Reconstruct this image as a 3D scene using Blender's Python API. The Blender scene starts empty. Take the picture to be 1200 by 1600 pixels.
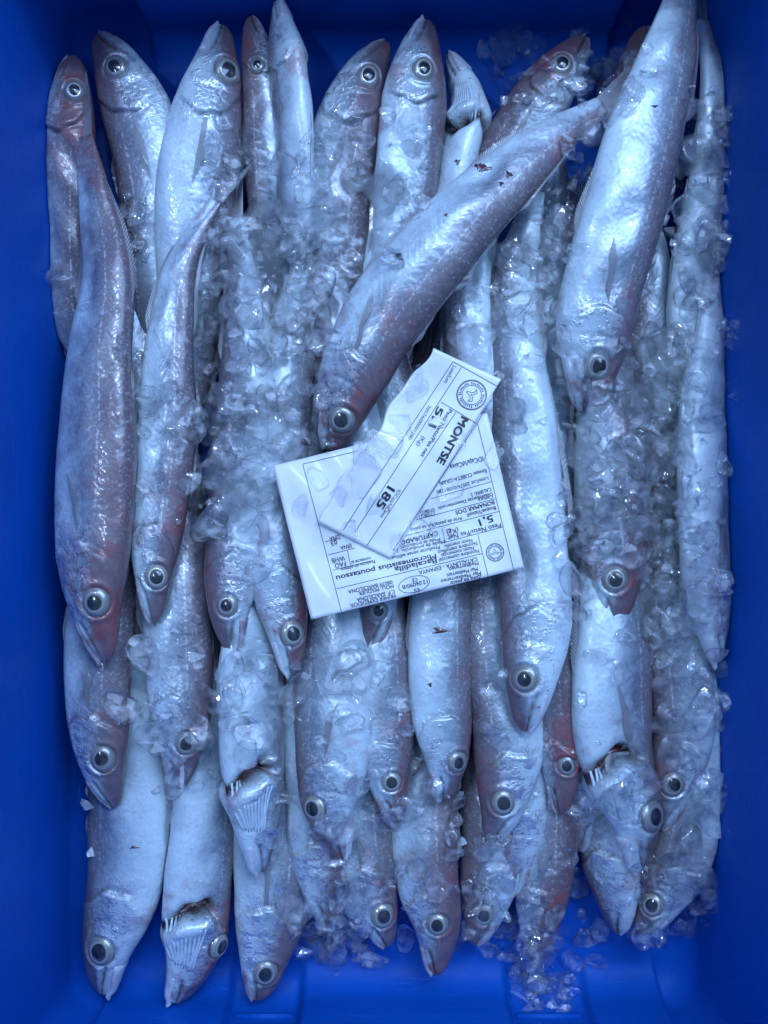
import bpy, bmesh, math, random
import numpy as np
from mathutils import Vector, Matrix, noise as mnoise
from mathutils.bvhtree import BVHTree

random.seed(7)
rng = np.random.default_rng(7)
scene = bpy.context.scene
col = scene.collection

# ------------------------------------------------------------------ camera, light, exposure
PX = 0.00035            # metres covered by one photograph pixel at the height of the pile
ZREF = 0.060            # height of the pile above the crate floor
DIST = 0.50             # camera above the pile
ZCAM = ZREF + DIST

cam_data = bpy.data.cameras.new("camera")
cam_data.sensor_fit = 'VERTICAL'
cam_data.sensor_height = 24.0
cam_data.lens = 24.0 / (2 * (800 * PX / DIST))
cam_data.clip_start = 0.01
cam_data.clip_end = 50
cam = bpy.data.objects.new("camera", cam_data)
cam.location = (0, 0, ZCAM)
col.objects.link(cam)
scene.camera = cam

world = bpy.data.worlds.new("World")
scene.world = world
world.use_nodes = True
bg = world.node_tree.nodes["Background"]
bg.inputs[0].default_value = (0.21, 0.45, 1.0, 1)
bg.inputs[1].default_value = 0.53

lamp_data = bpy.data.lights.new("hall_lamp", 'AREA')
lamp_data.shape = 'RECTANGLE'
lamp_data.size = 1.5
lamp_data.size_y = 0.9
lamp_data.energy = 33.0
lamp_data.color = (0.37, 0.58, 1.0)
lamp = bpy.data.objects.new("hall_lamp", lamp_data)
lamp.location = (0.45, 0.85, 1.45)
lamp.rotation_euler = (Vector((0, -0.02, 0.06)) - lamp.location).to_track_quat('-Z', 'Y').to_euler()
col.objects.link(lamp)

# two unseen narrow lamps, added for crisp glints on the wet ice
for nm, loc, rz in (("glint_lamp", (0.25, 0.95, 1.75), 0.3), ("glint_lamp", (-0.75, 0.35, 1.75), 1.2)):
    td = bpy.data.lights.new(nm, 'AREA')
    td.shape = 'RECTANGLE'; td.size = 0.40; td.size_y = 0.030
    td.energy = 9.0; td.color = (0.50, 0.68, 1.0)
    to = bpy.data.objects.new(nm, td)
    to.location = loc
    q = (Vector((0, 0, 0.06)) - Vector(loc)).to_track_quat('-Z', 'Y')
    to.rotation_euler = (q.to_matrix() @ Matrix.Rotation(rz, 3, 'Z')).to_euler()
    col.objects.link(to)

scene.view_settings.view_transform = 'Standard'
scene.view_settings.look = 'None'
scene.view_settings.exposure = -0.10
scene.view_settings.gamma = 1.0
scene.cycles.max_bounces = 10
scene.cycles.diffuse_bounces = 2
scene.cycles.glossy_bounces = 4
scene.cycles.transmission_bounces = 8
scene.cycles.transparent_max_bounces = 16
scene.cycles.sample_clamp_indirect = 12.0
scene.cycles.use_adaptive_sampling = True
scene.cycles.adaptive_threshold = 0.07
scene.cycles.use_denoising = True
scene.cycles.blur_glossy = 0.3


def P(px, py, z):
    """photograph pixel -> point of the place at height z (metres)"""
    f = (ZCAM - z) / DIST * PX
    return np.array(((px - 600) * f, (800 - py) * f, z))


def px_scale(z):
    return (ZCAM - z) / DIST * PX


def to_px(v):
    f = DIST / (ZCAM - v[..., 2]) / PX
    return 600 + v[..., 0] * f, 800 - v[..., 1] * f


# ------------------------------------------------------------------ helpers
def link(name, mesh, mat=None, parent=None, smooth=True):
    o = bpy.data.objects.new(name, mesh)
    col.objects.link(o)
    if mat is not None and not mesh.materials:
        mesh.materials.append(mat)
    if parent is not None:
        o.parent = parent
    if smooth:
        mesh.shade_smooth()
    return o


def mesh_np(name, verts, faces):
    m = bpy.data.meshes.new(name)
    m.from_pydata([tuple(map(float, v)) for v in verts], [], [tuple(map(int, f)) for f in faces])
    m.update()
    return m


def mesh_bm(name, bm):
    m = bpy.data.meshes.new(name)
    bm.to_mesh(m)
    bm.free()
    m.update()
    return m


def empty(name, loc=(0, 0, 0)):
    o = bpy.data.objects.new(name, None)
    o.location = loc
    o.empty_display_size = 0.01
    col.objects.link(o)
    return o


def tag(o, label, cat, group=None):
    o["label"] = label
    o["category"] = cat
    if group:
        o["group"] = group
    return o


def grid_faces(nr, nc, wrap=False, off=0):
    f = []
    for i in range(nr - 1):
        for j in range(nc if wrap else nc - 1):
            j2 = (j + 1) % nc
            f.append((off + i * nc + j, off + (i + 1) * nc + j, off + (i + 1) * nc + j2, off + i * nc + j2))
    return f


def fattr(mesh, name, vals):
    a = mesh.attributes.new(name, 'FLOAT', 'POINT')
    a.data.foreach_set('value', np.asarray(vals, dtype=np.float32))


def smooth(e0, e1, x):
    t = np.clip((x - e0) / (e1 - e0), 0, 1)
    return t * t * (3 - 2 * t)


def tube(path, radii, n=8):
    """closed tapered tube along a path of points"""
    path = np.asarray(path, float)
    T = np.gradient(path, axis=0)
    T /= np.linalg.norm(T, axis=1)[:, None] + 1e-12
    up = np.array((0.13, 0.21, 0.97))
    A = np.cross(T, up); A /= np.linalg.norm(A, axis=1)[:, None] + 1e-12
    B = np.cross(A, T)
    th = np.linspace(0, 2 * np.pi, n, endpoint=False)
    r = np.asarray(radii, float)[:, None, None]
    V = path[:, None, :] + r * (np.cos(th)[None, :, None] * A[:, None, :] + np.sin(th)[None, :, None] * B[:, None, :])
    V = V.reshape(-1, 3)
    F = grid_faces(len(path), n, True)
    F.append(tuple(range(n)))
    F.append(tuple(range((len(path) - 1) * n, len(path) * n))[::-1])
    return V, F


# ------------------------------------------------------------------ materials
class NT:
    def __init__(self, name):
        self.m = bpy.data.materials.new(name)
        self.m.use_nodes = True
        self.t = self.m.node_tree
        self.b = self.t.nodes["Principled BSDF"]

    def n(self, kind, **kw):
        nd = self.t.nodes.new(kind)
        for k, v in kw.items():
            setattr(nd, k, v)
        return nd

    def put(self, sock, v):
        if hasattr(v, 'is_output'):
            self.t.links.new(v, sock)
        else:
            sock.default_value = v

    def math(self, op, a, b=0.0, c=0.0, clamp=False):
        nd = self.n('ShaderNodeMath', operation=op, use_clamp=clamp)
        for s, v in zip(nd.inputs, (a, b, c)):
            self.put(s, v)
        return nd.outputs[0]

    def attr(self, name, kind='GEOMETRY'):
        return self.n('ShaderNodeAttribute', attribute_name=name, attribute_type=kind).outputs['Fac']

    def noise(self, scale, detail=3, rough=0.55, vec=None, dist=0.0):
        nd = self.n('ShaderNodeTexNoise')
        nd.inputs['Scale'].default_value = scale
        nd.inputs['Detail'].default_value = detail
        nd.inputs['Roughness'].default_value = rough
        nd.inputs['Distortion'].default_value = dist
        if vec is None:
            vec = self.n('ShaderNodeTexCoord').outputs['Object']
        self.put(nd.inputs['Vector'], vec)
        return nd.outputs['Fac']

    def ramp(self, fac, stops, interp='LINEAR'):
        nd = self.n('ShaderNodeValToRGB')
        cr = nd.color_ramp
        cr.interpolation = interp
        while len(cr.elements) < len(stops):
            cr.elements.new(0.5)
        for e, (p, c) in zip(cr.elements, stops):
            e.position = p
            e.color = (c, c, c, 1) if isinstance(c, (int, float)) else (*c, 1)
        self.put(nd.inputs[0], fac)
        return nd.outputs[0]

    def mix(self, fac, a, b, mode='MIX'):
        nd = self.n('ShaderNodeMix', data_type='RGBA', blend_type=mode)
        self.put(nd.inputs[0], fac)
        for s, v in ((nd.inputs[6], a), (nd.inputs[7], b)):
            self.put(s, v if hasattr(v, 'is_output') else (*v, 1))
        return nd.outputs[2]

    def bump(self, height, strength, dist, normal=None):
        nd = self.n('ShaderNodeBump')
        nd.inputs['Strength'].default_value = strength
        nd.inputs['Distance'].default_value = dist
        self.put(nd.inputs['Height'], height)
        if normal is not None:
            self.put(nd.inputs['Normal'], normal)
        return nd.outputs[0]

    def set(self, **kw):
        for k, v in kw.items():
            self.put(self.b.inputs[k.replace('_', ' ')], (*v, 1) if isinstance(v, tuple) and len(v) == 3 else v)
        return self.m


def mat_fish():
    k = NT("fish_skin")
    t, c = k.attr('fish_t'), k.attr('fish_c')
    slit = k.attr('fish_slit')
    side = k.attr('fish_w')
    dark, red, seed = k.attr('dark', 'OBJECT'), k.attr('red', 'OBJECT'), k.attr('seed', 'OBJECT')
    tc = k.n('ShaderNodeTexCoord').outputs['Object']
    va = k.n('ShaderNodeVectorMath', operation='ADD')
    cmb = k.n('ShaderNodeCombineXYZ'); k.put(cmb.inputs[0], seed); k.put(cmb.inputs[2], seed)
    k.put(va.inputs[0], tc); k.put(va.inputs[1], cmb.outputs[0])
    vec = va.outputs[0]
    n_big = k.noise(28, 1, 0.6, vec)
    n_mid = k.noise(110, 2, 0.65, vec)
    n_fine = k.noise(560, 1, 0.7, vec)
    n_along = n_big
    # back-to-belly colour
    cc = k.math('ADD', c, k.math('MULTIPLY', k.math('SUBTRACT', n_mid, 0.5), 0.55))
    cc = k.math('ADD', cc, k.math('MULTIPLY', k.math('SUBTRACT', n_along, 0.5), 0.5))
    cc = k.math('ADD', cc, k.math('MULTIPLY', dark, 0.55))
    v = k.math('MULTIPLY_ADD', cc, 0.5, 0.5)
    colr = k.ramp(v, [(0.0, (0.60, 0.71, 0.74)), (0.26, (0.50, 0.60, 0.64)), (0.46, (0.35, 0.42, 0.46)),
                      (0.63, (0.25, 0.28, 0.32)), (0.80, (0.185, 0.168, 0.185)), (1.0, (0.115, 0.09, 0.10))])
    # herringbone muscle bands
    zig = k.math('PINGPONG', k.math('ADD', c, 1.0), 0.42)
    cb = k.n('ShaderNodeCombineXYZ')
    k.put(cb.inputs[0], k.math('ADD', k.math('MULTIPLY', t, 95.0), k.math('MULTIPLY', zig, -9.0))); k.put(cb.inputs[1], k.math('MULTIPLY', c, 2.2)); k.put(cb.inputs[2], seed)
    bandf = k.noise(1.0, 1, 0.6, cb.outputs[0])
    bmask = k.ramp(t, [(0.20, 0.0), (0.30, 1.0), (0.9, 1.0), (1.0, 0.3)])
    bm_ = k.math('MULTIPLY', k.math('SUBTRACT', bandf, 0.5), bmask)
    colr = k.mix(k.math('MULTIPLY', k.math('MAXIMUM', bm_, 0.0), 0.28), colr, (0.66, 0.74, 0.80))
    # cloudy patches
    colr = k.mix(k.ramp(n_big, [(0.38, 0.0), (0.66, 0.40)]), colr, k.mix(0.6, colr, (0.17, 0.18, 0.24)))
    colr = k.mix(k.ramp(n_fine, [(0.55, 0.0), (0.80, 0.32)]), colr, (0.80, 0.84, 0.88))
    colr = k.mix(k.ramp(n_fine, [(0.24, 0.28), (0.38, 0.0)]), colr, (0.16, 0.16, 0.19))
    # lateral line, a broken pale seam
    ll = k.math('ABSOLUTE', k.math('SUBTRACT', c, k.math('MULTIPLY_ADD', n_along, 0.08, 0.36)))
    llm = k.math('MULTIPLY', k.ramp(ll, [(0.0, 1.0), (0.045, 0.0)]), k.ramp(n_fine, [(0.42, 0.0), (0.60, 0.5)]))
    llm = k.math('MULTIPLY', llm, bmask)
    colr = k.mix(llm, colr, (0.85, 0.87, 0.9))
    # head: warm brown-pink on top, metallic cheek flecks, blood
    hmask = k.ramp(t, [(0.0, 1.0), (0.17, 0.9), (0.27, 0.0)])
    hv = k.math('ADD', c, k.math('MULTIPLY', k.math('SUBTRACT', n_mid, 0.5), 1.1))
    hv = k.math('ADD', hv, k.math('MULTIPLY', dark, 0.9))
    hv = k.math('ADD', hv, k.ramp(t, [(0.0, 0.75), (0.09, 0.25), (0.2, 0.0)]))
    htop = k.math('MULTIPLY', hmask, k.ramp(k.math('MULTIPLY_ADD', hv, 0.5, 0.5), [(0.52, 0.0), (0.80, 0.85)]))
    colr = k.mix(htop, colr, k.mix(n_mid, (0.14, 0.075, 0.085), (0.19, 0.16, 0.18)))
    rb = k.math('MULTIPLY', k.math('MULTIPLY_ADD', n_mid, 0.6, k.math('MULTIPLY', n_big, 0.5)), k.math('MULTIPLY_ADD', red, 0.25, 0.78))
    rbm = k.math('MULTIPLY', k.ramp(rb, [(0.52, 0.0), (0.66, 0.75)]), k.ramp(t, [(0.0, 0.8), (0.2, 1.0), (0.36, 0.12), (0.7, 0.05), (1.0, 0.7)]))
    colr = k.mix(rbm, colr, (0.30, 0.055, 0.05))
    rdm = k.math('MULTIPLY', red, k.ramp(v, [(0.5, 0.0), (0.85, 0.38)]))
    colr = k.mix(k.math('MULTIPLY', rdm, k.ramp(t, [(0.0, 1.0), (0.30, 0.8), (0.55, 0.12), (0.85, 0.35), (1.0, 1.0)])), colr, (0.17, 0.085, 0.095))
    # silver leaf flaking on the cheek and gill cover
    chk = k.math('MULTIPLY', k.ramp(t, [(0.06, 0.0), (0.10, 1.0), (0.22, 1.0), (0.27, 0.15), (0.8, 0.0)]), k.ramp(k.math('MULTIPLY_ADD', n_fine, 0.35, k.math('MULTIPLY', n_mid, 0.65)), [(0.49, 0.0), (0.545, 1.0)]))
    chk = k.math('MULTIPLY', chk, k.ramp(k.math('MULTIPLY_ADD', k.math('ADD', c, k.math('MULTIPLY', dark, 0.5)), 0.5, 0.5), [(0.0, 0.3), (0.25, 1.0), (0.55, 0.8), (0.72, 0.0)]))
    colr = k.mix(k.math('MULTIPLY', chk, 0.75), colr, (0.82, 0.85, 0.88))
    # dark flecks on the cheek
    vo = k.n('ShaderNodeTexVoronoi'); vo.inputs['Scale'].default_value = 330; k.put(vo.inputs['Vector'], vec)
    fl = k.math('MULTIPLY', k.ramp(vo.outputs['Distance'], [(0.12, 0.7), (0.26, 0.0)]), k.math('MULTIPLY', hmask, k.ramp(n_mid, [(0.48, 0.0), (0.58, 1.0)])))
    colr = k.mix(fl, colr, (0.06, 0.05, 0.06))
    # inside of an open gill
    colr = k.mix(slit, colr, (0.05, 0.018, 0.02))
    met = k.math('MULTIPLY', k.ramp(v, [(0.0, 0.05), (0.30, 0.28), (0.55, 0.50), (0.8, 0.10)]), k.ramp(n_mid, [(0.3, 0.4), (0.65, 1.3)]))
    met = k.math('MULTIPLY', met, k.math('SUBTRACT', 1.0, htop))
    met = k.math('MAXIMUM', met, k.math('MULTIPLY', chk, 0.85))
    h0 = k.math('MULTIPLY', chk, 0.35)
    h = k.math('ADD', k.math('MULTIPLY', bm_, 0.22), k.math('ADD', h0, n_mid))
    nor = k.bump(h, 0.52, 0.0013)
    return k.set(Base_Color=colr, Metallic=met, Roughness=k.ramp(n_mid, [(0.3, 0.30), (0.7, 0.50)]), Normal=nor,
                 Coat_Weight=0.7, Coat_Roughness=0.09, Coat_IOR=1.36, Coat_Normal=nor)


def mat_simple(name, color, rough=0.5, metallic=0.0, coat=0.0, nscale=None, ncolor=None, bump=0.0, bdist=0.0005, coat_rough=0.05):
    k = NT(name)
    c = color
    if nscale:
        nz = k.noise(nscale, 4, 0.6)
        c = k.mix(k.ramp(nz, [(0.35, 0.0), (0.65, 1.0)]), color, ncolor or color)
        if bump:
            k.set(Normal=k.bump(nz, bump, bdist))
    return k.set(Base_Color=c, Roughness=rough, Metallic=metallic, Coat_Weight=coat, Coat_Roughness=coat_rough)


def mat_iris():
    k = NT("fish_iris")
    r = k.attr('eye_r')
    nz = k.noise(260, 4, 0.65)
    rr = k.math('ADD', r, k.math('MULTIPLY', k.math('SUBTRACT', nz, 0.5), 0.16))
    c = k.ramp(rr, [(0.0, (0.05, 0.05, 0.055)), (0.50, (0.10, 0.10, 0.10)), (0.56, (0.52, 0.52, 0.48)), (0.64, (0.40, 0.385, 0.33)),
                    (0.76, (0.30, 0.29, 0.26)), (0.86, (0.42, 0.41, 0.37)), (0.94, (0.12, 0.11, 0.12)), (1.0, (0.05, 0.045, 0.05))])  # dark outer ring edges the eye, broadened to paint the socket's shade
    sd = k.attr('cloud', 'OBJECT')
    c = k.mix(k.math('MULTIPLY', sd, 0.9), c, k.mix(nz, (0.16, 0.17, 0.18), (0.34, 0.34, 0.33)))
    return k.set(Base_Color=c, Metallic=0.35, Roughness=0.32, Coat_Weight=1.0, Coat_Roughness=0.03)


def mat_fin():
    k = NT("fish_fin")
    u, w = k.attr('fin_u'), k.attr('fin_v')
    s = k.math('MULTIPLY_ADD', k.math('SINE', k.math('MULTIPLY', w, 88.0)), 0.5, 0.5)
    nz = k.noise(120, 4, 0.6)
    c = k.mix(s, (0.17, 0.17, 0.18), (0.30, 0.31, 0.33))
    c = k.mix(k.ramp(nz, [(0.5, 0.0), (0.75, 0.5)]), c, (0.22, 0.12, 0.12))
    al = k.math('SUBTRACT', 0.97, k.math('MULTIPLY', k.math('MULTIPLY', u, k.math('SUBTRACT', 1.0, s)), 0.8))
    return k.set(Base_Color=c, Roughness=0.4, Coat_Weight=0.5, Coat_Roughness=0.1, Alpha=al, Normal=k.bump(s, 0.2, 0.0005))


def mat_flesh(name, a, b, rough=0.35):
    k = NT(name)
    n1 = k.noise(140, 4, 0.65)
    n2 = k.noise(420, 3, 0.6)
    c = k.mix(k.ramp(n1, [(0.35, 0.0), (0.68, 1.0)]), a, b)
    c = k.mix(k.ramp(n2, [(0.58, 0.0), (0.75, 0.5)]), c, (0.7, 0.72, 0.76))
    return k.set(Base_Color=c, Roughness=rough, Coat_Weight=0.6, Coat_Roughness=0.1, Normal=k.bump(n1, 0.5, 0.001))


def mat_ice(name, rough, tint, frost, bscale, bstr, clear):
    """melting ice: part refracting body, part water-clear, with white frosty clouds"""
    k = NT(name)
    nz = k.noise(bscale, 2, 0.6, None, 0.6)
    fr = k.math('MULTIPLY', k.ramp(k.noise(bscale * 1.7, 3, 0.7), [(0.46, 0.0), (0.74, 1.0)]), frost)
    m = k.set(Base_Color=tint, Roughness=k.math('ADD', k.math('MULTIPLY', fr, 0.12), rough),
              Transmission_Weight=k.math('SUBTRACT', 1.0, fr), IOR=1.31, Coat_Weight=1.0, Coat_IOR=1.6, Coat_Roughness=0.0, Normal=k.bump(nz, bstr, 0.0012))
    tr = k.n('ShaderNodeBsdfTransparent')
    mx = k.n('ShaderNodeMixShader')
    mx.inputs[0].default_value = 1 - clear
    k.t.links.new(tr.outputs[0], mx.inputs[1]); k.t.links.new(k.b.outputs[0], mx.inputs[2])
    k.t.links.new(mx.outputs[0], k.t.nodes['Material Output'].inputs['Surface'])
    return m


def mat_crate():
    k = NT("blue_plastic")
    n1 = k.noise(9, 3, 0.5)
    n2 = k.noise(180, 4, 0.7)
    c = k.mix(k.ramp(n1, [(0.35, 0.0), (0.65, 1.0)]), (0.001, 0.068, 0.38), (0.002, 0.086, 0.44))
    mp = k.n('ShaderNodeMapping'); mp.inputs['Scale'].default_value = (40, 40, 700)
    k.put(mp.inputs[0], k.n('ShaderNodeTexCoord').outputs['Object'])
    sc = k.noise(1.0, 3, 0.7, mp.outputs[0])
    c = k.mix(k.ramp(sc, [(0.62, 0.0), (0.70, 0.30)]), c, (0.05, 0.18, 0.6))
    return k.set(Base_Color=c, Roughness=k.ramp(n2, [(0.3, 0.42), (0.7, 0.58)]), Normal=k.bump(n2, 0.12, 0.0006), Specular_IOR_Level=0.16)


def mat_paper():
    k = NT("label_paper")
    n1 = k.noise(26, 4, 0.55)
    n2 = k.noise(600, 3, 0.6)
    c = k.mix(k.ramp(n1, [(0.42, 0.0), (0.62, 1.0)]), (0.86, 0.86, 0.86), (0.74, 0.755, 0.77))
    nor = k.bump(n1, 0.6, 0.0025)
    nor = k.bump(n2, 0.12, 0.0003, nor)
    return k.set(Base_Color=c, Roughness=k.ramp(n1, [(0.42, 0.55), (0.62, 0.28)]), Normal=nor, Coat_Weight=0.25, Coat_Roughness=0.15)


M_FISH = mat_fish()
M_IRIS = mat_iris()
M_PUPIL = mat_simple("fish_pupil", (0.012, 0.012, 0.015), 0.2, 0, 1.0, 180, (0.045, 0.048, 0.055))
M_FIN = mat_fin()
M_JAW = mat_flesh("jaw_skin", (0.24, 0.16, 0.18), (0.42, 0.38, 0.42))
M_JAWP = mat_flesh("pale_jaw_skin", (0.66, 0.70, 0.76), (0.50, 0.46, 0.50))
M_RAY = mat_flesh("gill_ray_skin", (0.58, 0.70, 0.76), (0.46, 0.55, 0.62))
M_GILL = mat_flesh("gill_flesh", (0.08, 0.03, 0.03), (0.17, 0.085, 0.08), 0.25)
M_ICE = mat_ice("clear_ice", 0.01, (0.98, 0.99, 1.0), 0.36, 90, 0.40, 0.50)
M_ICE2 = mat_ice("frosted_ice", 0.01, (0.95, 0.98, 1.0), 0.70, 150, 0.8, 0.50)
M_ICE3 = mat_ice("wet_ice", 0.0, (0.98, 0.99, 1.0), 0.22, 60, 0.3, 0.66)
M_MELT = mat_ice("melt_ice", 0.0, (0.99, 0.995, 1.0), 0.0, 45, 0.25, 0.6)
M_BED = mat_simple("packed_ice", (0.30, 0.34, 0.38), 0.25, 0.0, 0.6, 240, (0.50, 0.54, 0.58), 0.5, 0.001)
M_CRATE = mat_crate()
M_PAPER = mat_paper()
M_INK = mat_simple("black_ink", (0.022, 0.022, 0.03), 0.5)

# ------------------------------------------------------------------ the blue crate
HX, HY, HZ = 0.187, 0.298, 0.175
DRAFT = 0.010
crate = empty("fish_crate")
tag(crate, "deep blue plastic fish crate holding the iced fish", "crate")


def box_bm(bm, pts):
    """8 points: 4 low, 4 high (counter-clockwise)"""
    v = [bm.verts.new(p) for p in pts]
    for f in ((3, 2, 1, 0), (4, 5, 6, 7), (0, 1, 5, 4), (1, 2, 6, 5), (2, 3, 7, 6), (3, 0, 4, 7)):
        bm.faces.new([v[i] for i in f])


def crate_part(name, boxes, bev=0.002, mat=M_CRATE, parent=crate):
    bm = bmesh.new()
    for b in boxes:
        box_bm(bm, b)
    bmesh.ops.recalc_face_normals(bm, faces=bm.faces)
    if bev:
        bmesh.ops.bevel(bm, geom=list(bm.edges), offset=bev, segments=2, affect='EDGES', clamp_overlap=True)
    return link(name, mesh_bm(name, bm), mat, parent, True)


def slab(x0, x1, y0, y1, z0, z1, dx0=0, dx1=0, dy0=0, dy1=0):
    return [(x0, y0, z0), (x1, y0, z0), (x1, y1, z0), (x0, y1, z0),
            (x0 + dx0, y0 + dy0, z1), (x1 + dx1, y0 + dy0, z1), (x1 + dx1, y1 + dy1, z1), (x0 + dx0, y1 + dy1, z1)]


def px_x(px, z=0.03):
    return (px - 600) * px_scale(z)


BOTTOM_PANELS = [(px_x(20), px_x(352)), (px_x(466), px_x(800)), (px_x(925), px_x(1180))]
TOP_PANEL = [(px_x(188, 0.07), px_x(1000, 0.07))]


def moulded_shell():
    """one moulded tub: floor rounding up into drafted walls, end walls with raised panels"""
    rc = 0.022
    per = []
    for x in np.linspace(-HX + rc, HX - rc, 220): per.append((x, -HY, 0, -1))
    for t in np.linspace(-math.pi / 2, 0, 12)[1:]: per.append((HX - rc + rc * math.cos(t), -HY + rc + rc * math.sin(t), math.cos(t), math.sin(t)))
    for y in np.linspace(-HY + rc, HY - rc, 40)[1:]: per.append((HX, y, 1, 0))
    for t in np.linspace(0, math.pi / 2, 12)[1:]: per.append((HX - rc + rc * math.cos(t), HY - rc + rc * math.sin(t), math.cos(t), math.sin(t)))
    for x in np.linspace(HX - rc, -HX + rc, 220)[1:]: per.append((x, HY, 0, 1))
    for t in np.linspace(math.pi / 2, math.pi, 12)[1:]: per.append((-HX + rc + rc * math.cos(t), HY - rc + rc * math.sin(t), math.cos(t), math.sin(t)))
    for y in np.linspace(HY - rc, -HY + rc, 40)[1:]: per.append((-HX, y, -1, 0))
    for t in np.linspace(math.pi, 1.5 * math.pi, 12)[1:-1]: per.append((-HX + rc + rc * math.cos(t), -HY + rc + rc * math.sin(t), math.cos(t), math.sin(t)))
    R = 0.020
    prof = [(R - R * math.sin(t), R - R * math.cos(t)) for t in np.linspace(0.02, math.pi / 2, 10)]
    prof += [(-DRAFT * (z - R) / (HZ - R), z) for z in np.linspace(R, HZ - 0.014, 10)[1:]] + [(-DRAFT * 0.93, HZ - 0.008), (-DRAFT, HZ)]
    v = []
    for off, z in prof:
        fade = 1.0 - smooth(HZ - 0.016, HZ - 0.006, z)
        for x, y, nx, ny in per:
            r = 0.0
            if ny < -0.99:
                r = max(smooth(a - 0.003, a + 0.003, x) * (1 - smooth(b - 0.003, b + 0.003, x)) for a, b in BOTTOM_PANELS) * 0.008
            elif ny > 0.99:
                r = max(smooth(a - 0.003, a + 0.003, x) * (1 - smooth(b - 0.003, b + 0.003, x)) for a, b in TOP_PANEL) * 0.012
            d = off + r * fade
            v.append((x - nx * d, y - ny * d, z))
    n = len(per)
    f = grid_faces(len(prof), n, True)
    f.append(tuple(range(n)))
    me = mesh_np("crate_shell", v, f)
    bm = bmesh.new(); bm.from_mesh(me)
    bmesh.ops.recalc_face_normals(bm, faces=bm.faces)
    if sum(p.normal.z for p in bm.faces if len(p.verts) > 50) < 0:
        bmesh.ops.reverse_faces(bm, faces=bm.faces)
    bm.to_mesh(me); bm.free()
    o = link("crate_shell", me, M_CRATE, crate)
    md = o.modifiers.new("wall", 'SOLIDIFY'); md.thickness = 0.004; md.offset = -1.0
    return o


moulded_shell()
for sx in (-1, 1):
    a, b = (sx * (HX + DRAFT - 0.002), sx * (HX + DRAFT + 0.022))
    crate_part("rim", [slab(min(a, b), max(a, b), -HY - 0.034, HY + 0.034, HZ - 0.003, HZ + 0.010)], 0.003)
for sy in (-1, 1):
    a, b = (sy * (HY + DRAFT - 0.002), sy * (HY + DRAFT + 0.022))
    crate_part("rim", [slab(-HX - 0.0075, HX + 0.0075, min(a, b), max(a, b), HZ - 0.003, HZ + 0.010)], 0.003)
for (p0, p1) in ((362, 456), (810, 914)):     # small ledges at the foot of each channel
    for zz in (0.020, 0.031):
        crate_part("channel_ledge", [slab(px_x(p0), px_x(p1), -HY - 0.002, -HY + 0.0022, zz, zz + 0.002)], 0.0007)
hole_shade_m = mat_simple("painted_hole_shade", (0.002, 0.012, 0.11), 0.6)
for (p0, p1) in ((93, 139), (148, 186)):      # hand holes high in the end wall, their shade painted as dark plates
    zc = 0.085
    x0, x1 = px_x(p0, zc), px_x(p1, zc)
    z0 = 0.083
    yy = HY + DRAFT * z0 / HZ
    crate_part("hand_hole", [slab(x0, x1, yy - 0.0012, yy + 0.0008, z0, z0 + 0.035, 0, 0, DRAFT * 0.2, DRAFT * 0.2)], 0.0, hole_shade_m)

# ------------------------------------------------------------------ fish
PT = np.array([0, .012, .03, .06, .1, .15, .2, .3, .4, .5, .6, .7, .8, .9, .96, 1.0])
PD = np.array([.12, .27, .38, .50, .63, .78, .87, .94, .97, .94, .87, .77, .63, .44, .33, .27])
PV = np.array([.12, .29, .41, .56, .71, .90, 1.02, 1.06, 1.05, .96, .86, .74, .60, .42, .31, .26])
PH = np.array([.05, .14, .23, .34, .44, .53, .58, .62, .62, .58, .52, .44, .34, .22, .14, .08])
TS = np.concatenate([np.linspace(0, 0.03, 10, endpoint=False), np.linspace(0.03, 0.30, 72, endpoint=False), np.linspace(0.30, 1.0, 84)])
NS, NV = len(TS), 56
THETA = np.linspace(0, 2 * np.pi, NV, endpoint=False)
fish_bvh_v, fish_bvh_f = [], []
FISH_COUNT = [0]
PECT_SEEN = ('biggest fish', 'second from the upper left', 'third from the upper left', 'big silver', 'large diagonal', 'third from the left in the lowest', 'large fish with opened', 'snout poking')


def pchip_like(x, xp, yp):
    # monotone-ish smooth interpolation by blurred linear
    xs = np.linspace(0, 1, 801)
    y = np.interp(xs, xp, yp)
    k = np.exp(-np.linspace(-2, 2, 25) ** 2); k /= k.sum()
    yp2 = np.convolve(np.pad(y, 12, mode='reflect', reflect_type='odd'), k, 'valid')
    return np.interp(x, xs, yp2)


HD0, HV0, HT0 = (pchip_like(TS, PT, p) for p in (PD, PV, PH))


def catmull(pts, n):
    p = np.asarray(pts, float)
    d = np.concatenate([[0], np.cumsum(np.linalg.norm(np.diff(p, axis=0), axis=1))])
    q = np.vstack([2 * p[0] - p[1], p, 2 * p[-1] - p[-2]])
    dense = []
    for i in range(len(p) - 1):
        a, b, c_, e = q[i], q[i + 1], q[i + 2], q[i + 3]
        for s in np.linspace(0, 1, 40, endpoint=False):
            dense.append(0.5 * ((2 * b) + (c_ - a) * s + (2 * a - 5 * b + 4 * c_ - e) * s * s + (3 * b - a - 3 * c_ + e) * s ** 3))
    dense.append(p[-1])
    dense = np.array(dense)
    L = np.concatenate([[0], np.cumsum(np.linalg.norm(np.diff(dense, axis=0), axis=1))])
    s = n * L[-1]
    return np.stack([np.interp(s, L, dense[:, i]) for i in range(3)], axis=1), L[-1]


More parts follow.
